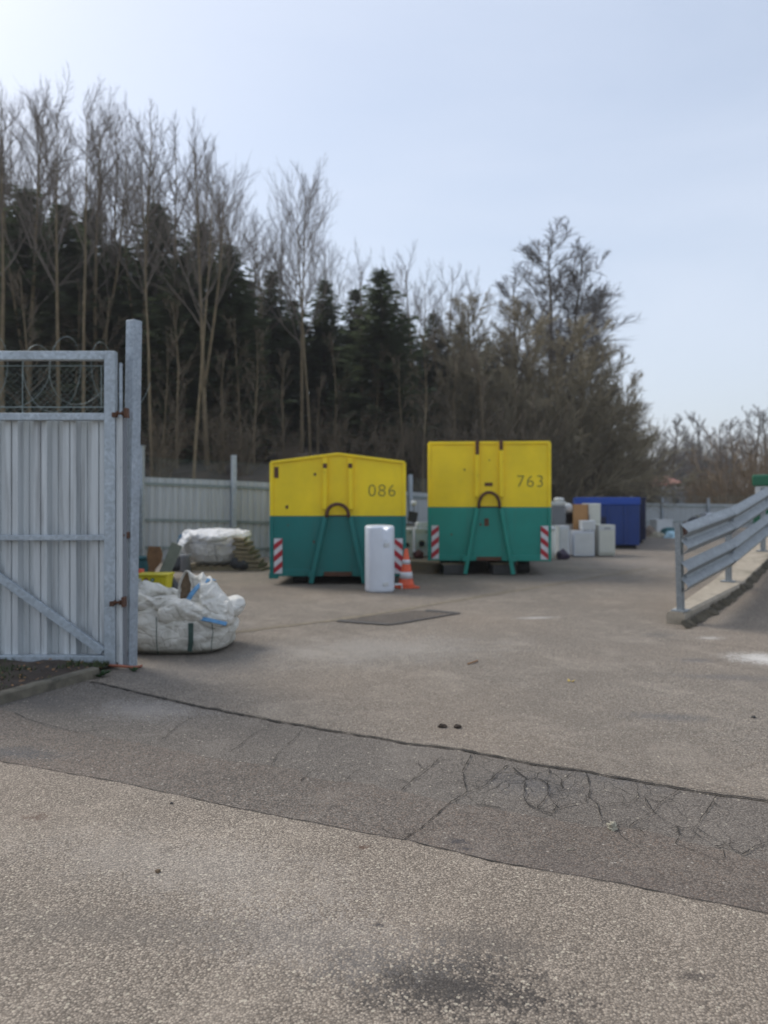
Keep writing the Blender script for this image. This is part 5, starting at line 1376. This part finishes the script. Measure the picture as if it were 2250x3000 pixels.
def trees():
    for i, kw in enumerate((dict(clear=.48, nprim=15), dict(fork=True, clear=.50, nprim=13, r0=.17), dict(clear=.55, spread=.30, nprim=14, r0=.12), dict(clear=.42, fork=True, nprim=17, spread=.42, r0=.19))):
        T, C = bare_tree(11 + i * 7, **kw); proto('bare%d' % i, T, C, 18 * .93, 'trunk', 'twig')
    T, C = bare_tree(71, clear=.40, spread=.38, nprim=30, nsec=10, plen=.38, upk=.09); proto('round', T, C, 18 * .95, 'trunk', 'twig')
    T, C = bare_tree(93, clear=.2, spread=.46, nprim=50, nsec=12, nter=11, droop=.03, plen=.25, upk=.07, twig_r=.010, bend=.13); proto('birch', T, C, 18 * .93, 'sprucebark', 'birchtwig')
    for i in range(2):
        T, C = bare_tree(131 + i, H=11, r0=.2, clear=.12, spread=.5, nprim=42, nsec=13, nter=10, plen=.34, upk=.06, droop=.03, twig_r=.013, fork=True, bend=.14); proto('willow%d' % i, T, C, 11 * 1.0, 'trunk', 'willow')
    T, C = bare_tree(151, H=8, r0=.16, clear=.22, spread=.5, nprim=18, nsec=7, nter=6, plen=.36, twig_r=.016, fork=True); proto('far', T, C, 8 * .98, 'sprucebark', 'birchtwig')
    T, C = bare_tree(171, H=9, r0=.075, clear=.15, spread=.35, nprim=16, nsec=6, nter=5, plen=.26, twig_r=.009); proto('sapling', T, C, 9 * .92, 'trunk', 'sapling')
    for i in range(3):
        T, C = spruce(201 + i, w=(.17, .2, .185)[i]); proto('spruce%d' % i, T, C, 16.4, 'sprucebark', 'needle')
    T, C = shrub(301, 3, 26); proto('russet', T, C, 2.95, 'trunk', 'russet')
    T, C = shrub(302, 3, 22); proto('brown', T, C, 2.95, 'trunk', 'sapling')

    G1 = 'tall bare trees along the bank'
    B = [('bare1', 12, 205, 26.5, 'tall bare forked tree at the far left edge above the gate'), ('bare3', 72, 262, 29, 'tall bare tree second from the left edge above the gate mesh'),
         ('bare0', 172, 268, 27.5, 'tall bare tree rising above the middle of the gate top'), ('bare2', 240, 275, 26, 'straight bare tree seen through the gate mesh near the frame upright'),
         ('bare1', 275, 330, 31, 'bare tree just left of the gate post top'), ('bare0', 335, 330, 33, 'bare tree crown standing out behind the gate post'),
         ('bare3', 405, 340, 31, 'bare tree just right of the gate post top'), ('bare2', 447, 400, 25, 'bare tree with a tan trunk nearest the right side of the gate post'),
         ('bare0', 505, 385, 30, 'bare tree between the gate post and the fence post in the open'), ('bare2', 568, 430, 24.6, 'bare tree with a straight pale trunk above the back bulk bag'),
         ('bare3', 608, 365, 28, 'broad bare tree above the fence post left of container 086'), ('bare1', 690, 520, 33, 'lower bare tree left of the gap in the skyline'),
         ('round', 882, 500, 33, 'round crowned bare tree standing alone above container 086'), ('bare2', 908, 560, 31.5, 'slim bare tree whose trunk stands behind the ridge of container 086'),
         ('bare0', 1060, 740, 35, 'bare tree behind the right shoulder of container 086'), ('bare2', 1152, 790, 38, 'thin bare tree behind the gap left of container 763'),
         ('bare1', 1208, 735, 36, 'bare tree above the gap between the two containers'), ('bare3', 1300, 770, 40, 'bare tree above the left edge of container 763'),
         ('bare0', 1385, 820, 41, 'bare tree above the middle of container 763'), ('bare1', 770, 660, 36, 'short bare tree under the skyline gap above container 086 left corner'),
         ('bare2', 975, 690, 38, 'slender bare tree right of the round crowned one')]
    for k, px, ty, Y, lab in B: tree(k, 'bare_tree', px, ty, Y, lab, 'tree', G1, wx=.82 if k == 'round' else (.72 if Y < 30 else .85))
    # distant taller crowns behind the front row
    for j, (px, ty) in enumerate(((20, 330), (120, 300), (205, 330), (300, 360), (380, 380), (450, 390), (540, 400), (650, 500), (740, 640), (820, 610), (1010, 730), (1110, 800), (1250, 800))):
        labs = ['bare crown behind the spruces at the left edge', 'bare crown behind the second and third left trees', 'bare crown behind the dark spruces above the gate middle', 'bare crown peeping behind the gate post from the left', 'bare crown behind the trees right of the gate post',
                'bare crown behind the tan trunk by the gate post', 'bare crown behind the spruces above the back bulk bag', 'bare crown behind the low tree left of the skyline gap', 'faint bare crown inside the skyline gap', 'bare crown just left of the round lone tree',
                'bare crown between the round lone tree and container 763', 'low bare crown behind the spruce nearest the container gap', 'low bare crown behind the spruces above container 763']
        tree('bare%d' % (j % 4), 'bare_tree', px, ty, 50, labs[j], 'tree', 'bare crowns behind the spruces', wx=.9)
    S = [('spruce0', -30, 420, 32, 'darkest tall spruce cut off by the left edge'), ('spruce1', 75, 520, 30, 'dark spruce behind the second bare trunk from the left'), ('spruce2', 180, 565, 32, 'dark spruce above the middle of the gate'),
         ('spruce0', 262, 590, 34, 'dark spruce just left of the gate post top'), ('spruce1', 350, 690, 33, 'lower dark spruce directly behind the gate post'), ('spruce2', 462, 565, 32, 'pointed spruce right of the gate post'),
         ('spruce0', 592, 630, 33, 'spruce with a bare top above the fence post'), ('spruce1', 535, 720, 30, 'spruce between the two pointed ones above the back bulk bag'), ('spruce2', 672, 690, 31, 'spruce at the left of the skyline gap'),
         ('spruce0', 795, 775, 37, 'pointed spruce left of the lone round tree'), ('spruce1', 860, 860, 39, 'low spruce under the lone round tree'), ('spruce2', 950, 800, 38, 'pointed spruce right of the lone round tree trunk'),
         ('spruce0', 1042, 830, 39, 'spruce above the right half of container 086'), ('spruce1', 1118, 765, 34, 'pointed spruce above the right corner of container 086'), ('spruce2', 1185, 900, 40, 'low spruce above the gap between the containers'),
         ('spruce0', 1270, 900, 41, 'spruce above the left corner of container 763'), ('spruce1', 1350, 930, 42, 'spruce above the uprights of container 763'), ('spruce2', 1430, 985, 44, 'small spruce above the number side of container 763'), ('spruce1', 730, 800, 38, 'spruce filling the foot of the skyline gap')]
    for k, px, ty, Y, lab in S: tree(k, 'spruce_tree', px, ty, Y, lab, 'tree', 'dark spruces on the bank', wx=1.65)
    # closed dark wood further in: reads as one mass
    rnd = random.Random(33); mb = MB(); T, C = spruce(260, w=.21, dens=.75)
    for j in range(64):
        px = -160 + (j % 32) * 58 + rnd.uniform(-20, 20); Y = (52 if j < 32 else 62) + rnd.uniform(-4, 4); ty = 600 + max(0, px) * .30 + rnd.uniform(0, 110)
        if px > 1350: ty = max(ty, 1090)
        x = (px - CX) / F * Y; z = hillz(x, Y); s = (CH - (ty - HY) / F * Y - z) / 16.4; a = rnd.uniform(0, 6.28)
        m = Matrix.Translation((x, Y, z)) @ Matrix.Rotation(a, 4, 'Z') @ Matrix.Diagonal((s * 1.2, s * 1.2, s, 1))
        mb.add([m @ Vector(v) for v in C.v], C.f)
    o = mb.build('deep_wood', 'needle', None, recalc=False); o['kind'] = 'stuff'; o['label'] = 'closed dark spruce wood deep behind the bank'
    # saplings among the trunks
    SA = [(90, 760), (215, 800), (320, 820), (520, 850), (630, 880), (705, 900), (745, 940), (830, 1000), (985, 960), (1100, 990), (1180, 1010), (1240, 950), (1330, 1000), (1420, 1000), (480, 960), (655, 1000), (780, 1040), (930, 1080)]
    SL = ['by the left gate mesh', 'behind the gate mesh middle', 'left of the gate post', 'between the pale trunks above the back bulk bag', 'left of container 086 roof', 'above the left corner of container 086', 'leaning over container 086 left half', 'above the left upright of container 086', 'above the right upright of container 086',
          'above the number of container 086', 'left of the gap between containers', 'right in the gap between containers', 'above container 763 left half', 'above container 763 right upright', 'beside the tan trunk right of the gate post', 'behind the fence post in the open', 'low behind the gable of container 086', 'low above the ridge of container 086']
    for j, ((px, ty), lab) in enumerate(zip(SA, SL)): tree('sapling', 'sapling', px, ty, 26 + (j * 37 % 50) / 10 + max(0, px - 700) / 110, 'thin brown sapling ' + lab, 'sapling', 'saplings among the trunks')
    W = [('willow0', 1372, 815, 40, 1.0, 'olive brown leafless tree above the right upright of container 763'), ('willow1', 1468, 830, 42, .9, 'leafless tree left of the tall birch above number 763'), ('willow0', 1560, 880, 39, .85, 'leafless tree in front of the tall birch'),
         ('willow1', 1705, 890, 39, 1.1, 'big round olive leafless tree right of the tall birch'), ('willow0', 1640, 960, 37.5, .8, 'lower olive leafless tree above the appliances'), ('willow1', 1790, 960, 44, 1.0, 'leafless tree sloping down above the blue container'),
         ('willow0', 1500, 1040, 38, .9, 'low leafless tree behind the right corner of container 763'), ('willow0', 1845, 1060, 48, .68, 'smaller leafless tree above the right end of the blue container'), ('willow1', 1590, 1130, 38.5, 1, 'low dense leafless tree above the fence posts by container 763'),
         ('willow1', 1720, 1150, 41, 1, 'low dense leafless tree behind the blue container')]
    for k, px, ty, Y, w, lab in W: tree(k, 'leafless_tree', px, ty, Y, lab, 'tree', 'leafless trees at the right end of the wood', wx=w * 1.05)
    tree('birch', 'birch_tree', 1600, 645, 43, 'tallest dark drooping birch at the right of the wood', 'tree', None, wx=1.5)
    tree('birch', 'birch_tree', 1700, 850, 45, 'shorter dark birch merging with the right flank of the tallest one', 'tree', None, wx=1.1, rz=4.0)
    tree('birch', 'birch_tree', 1500, 775, 45, 'drooping birch leaning on the left flank of the tallest one', 'tree', None, wx=1.2, rz=2.0)
    tree('birch', 'birch_tree', 1650, 730, 44, 'dark birch crown tucked close against the right side of the tallest one', 'tree', None, wx=1.3, rz=.6)
    # far trees on the right
    FT = [('far', 1965, 1195, 105, 'far small bare tree above the house roof'), ('far', 2050, 1185, 112, 'far bare tree above the shed'), ('far', 2120, 1215, 100, 'far bare tree left of the russet thicket'), ('far', 2200, 1165, 96, 'tallest far bare tree near the right edge'), ('far', 2262, 1180, 92, 'far bare tree cut by the right edge'), ('far', 1905, 1240, 70, 'bare tree filling the edge of the wood left of the house'), ('far', 2010, 1230, 118, 'far bare tree between the house and the shed'), ('far', 2160, 1205, 118, 'far bare tree behind the tallest one')]
    for k, px, ty, Y, lab in FT: tree(k, 'bare_tree', px, ty, Y, lab, 'tree', 'far bare trees on the right', zb=0, wx=1.15)
    FS = [(1890, 1320), (1935, 1325), (1975, 1300), (2010, 1315), (2045, 1290), (2078, 1312), (2110, 1300), (2145, 1325), (2260, 1300)]
    FL = ['left of the far house', 'above the left end of the far house roof', 'above the far house roof ridge', 'above the right end of the far house', 'above the far shed left half', 'above the far shed right half', 'left of the russet thicket', 'behind the russet thicket', 'at the right edge behind the green lid']
    for j, ((px, ty), lab) in enumerate(zip(FS, FL)): tree('spruce%d' % (j % 3), 'spruce_tree', px, ty, 122, 'far dark spruce ' + lab, 'tree', 'far spruces on the right', zb=0, wx=2.2)
    for (px, ty, Y, w, lab) in ((2150, 1275, 62, 1.2, 'large russet brown bush above the guard rail'), (2085, 1370, 66, 1.2, 'russet bush left of the largest one'), (2215, 1330, 60, 1.1, 'russet bush behind the green lidded container'), (2035, 1400, 70, 1.2, 'low russet bush right of the far shed')):
        tree('russet', 'bush', px, ty, Y, lab, 'bush', 'russet bushes past the far fence', zb=0, wx=w)
    BS = [(470, 1200, 25), (640, 1180, 26), (720, 1230, 26), (840, 1240, 28), (1000, 1200, 29), (1130, 1220, 31), (1220, 1230, 32), (1330, 1210, 34), (1440, 1180, 36), (1530, 1230, 37), (1650, 1260, 40), (1740, 1290, 43), (1830, 1250, 47), (1880, 1290, 52), (1600, 1330, 38), (1690, 1370, 41), (1790, 1350, 45), (1865, 1370, 50)]
    BL = ['right of the gate post foot of the bank', 'above the fence left of container 086', 'at the left corner of container 086', 'behind the left half of container 086', 'behind the right half of container 086', 'at the right corner of container 086', 'in the gap between the containers', 'behind container 763 left half', 'behind container 763 uprights', 'behind the number on container 763',
          'above the grey freezer', 'above the tall cream fridge', 'above the blue container right end', 'right of the blue container', 'just right of container 763', 'above the brown panel', 'above the blue container middle', 'above the navy container']
    for j, ((px, ty, Y), lab) in enumerate(zip(BS, BL)): tree('brown', 'bush', px, ty, Y, 'brown leafless bush ' + lab, 'bush', 'leafless bushes along the bank')

# ------------------------------------------------------------------ light, sky, camera
def light():
    w = bpy.data.worlds.new('World'); sc.world = w; w.use_nodes = True; nt = w.node_tree
    bg = nt.nodes['Background']; sky = nt.nodes.new('ShaderNodeTexSky'); sky.sky_type = 'NISHITA'; sky.sun_disc = False
    el, az = R(44), R(-50)          # azimuth from the view direction, to the left
    sky.sun_elevation = el; sky.sun_rotation = az
    sky.air_density = 1.3; sky.dust_density = 2.6; sky.ozone_density = 2.0; sky.altitude = 400
    tc = nt.nodes.new('ShaderNodeTexCoord'); mp = nt.nodes.new('ShaderNodeMapping'); mp.inputs['Scale'].default_value = (1, 1, 3.2)
    nz = nt.nodes.new('ShaderNodeTexNoise'); nz.inputs['Scale'].default_value = 1.6; nz.inputs['Detail'].default_value = 5; nz.inputs['Roughness'].default_value = .5; nz.inputs['Distortion'].default_value = .5
    nt.links.new(tc.outputs['Generated'], mp.inputs[0]); nt.links.new(mp.outputs[0], nz.inputs['Vector'])
    rp = nt.nodes.new('ShaderNodeMapRange'); rp.inputs[1].default_value = .3; rp.inputs[2].default_value = .75; rp.inputs[3].default_value = .46; rp.inputs[4].default_value = .74
    nt.links.new(nz.outputs['Fac'], rp.inputs[0])
    mx = nt.nodes.new('ShaderNodeMix'); mx.data_type = 'RGBA'; mx.inputs[7].default_value = (5.7, 6.2, 7.2, 1)
    nt.links.new(rp.outputs[0], mx.inputs[0]); nt.links.new(sky.outputs[0], mx.inputs[6])
    nt.links.new(mx.outputs[2], bg.inputs['Color']); bg.inputs['Strength'].default_value = .081
    L = bpy.data.lights.new('sun', 'SUN'); L.energy = 1.5; L.angle = R(24); L.color = (1, .95, .88)
    o = bpy.data.objects.new('sun', L); COL.objects.link(o)
    d = Vector((math.sin(az) * math.cos(el), math.cos(az) * math.cos(el), math.sin(el)))
    o.rotation_euler = (-d).to_track_quat('-Z', 'Y').to_euler(); o.location = d * 60
    cam = bpy.data.cameras.new('camera'); co = bpy.data.objects.new('camera', cam); COL.objects.link(co); sc.camera = co
    co.location = (0, 0, CH); co.rotation_euler = (R(90), 0, 0)
    cam.sensor_width = 36; cam.lens = F / 3000 * 36; cam.shift_y = -30 / 3000
    cam.clip_start = .05; cam.clip_end = 2000
    cam.dof.use_dof = True; cam.dof.focus_distance = 3.2; cam.dof.aperture_fstop = 1.9
    sc.view_settings.view_transform = 'Standard'; sc.view_settings.look = 'None'; sc.view_settings.exposure = .84; sc.view_settings.gamma = 1
    sc.render.engine = 'CYCLES'
    try: sc.cycles.use_denoising = True
    except Exception: pass

def haze():  # haze volume added to brighten the dark tones of the wood
    m = bpy.data.materials.new('added haze'); m.use_nodes = True; nt = m.node_tree
    nt.nodes.remove(nt.nodes['Principled BSDF']); v = nt.nodes.new('ShaderNodeVolumePrincipled')
    v.inputs['Color'].default_value = (.92, .93, .95, 1); v.inputs['Density'].default_value = .0007; v.inputs['Anisotropy'].default_value = .2
    nt.links.new(v.outputs[0], nt.nodes['Material Output'].inputs['Volume']); M['haze'] = m
    mb = MB(); mb.box(-602, 702, -62, 902, -1.2, 40); o = mb.build('haze', 'haze'); o['kind'] = 'stuff'; o['label'] = 'thin haze volume added to lift the darks of the wood'

mats(); ground(); ramp_and_kerb(); gate(); kerb_and_verge(); small_bits(); fence(); containers(); boiler(); appliances(); front_bag(); back_bag(); left_rubbish(); far_things(); trees(); haze(); light()
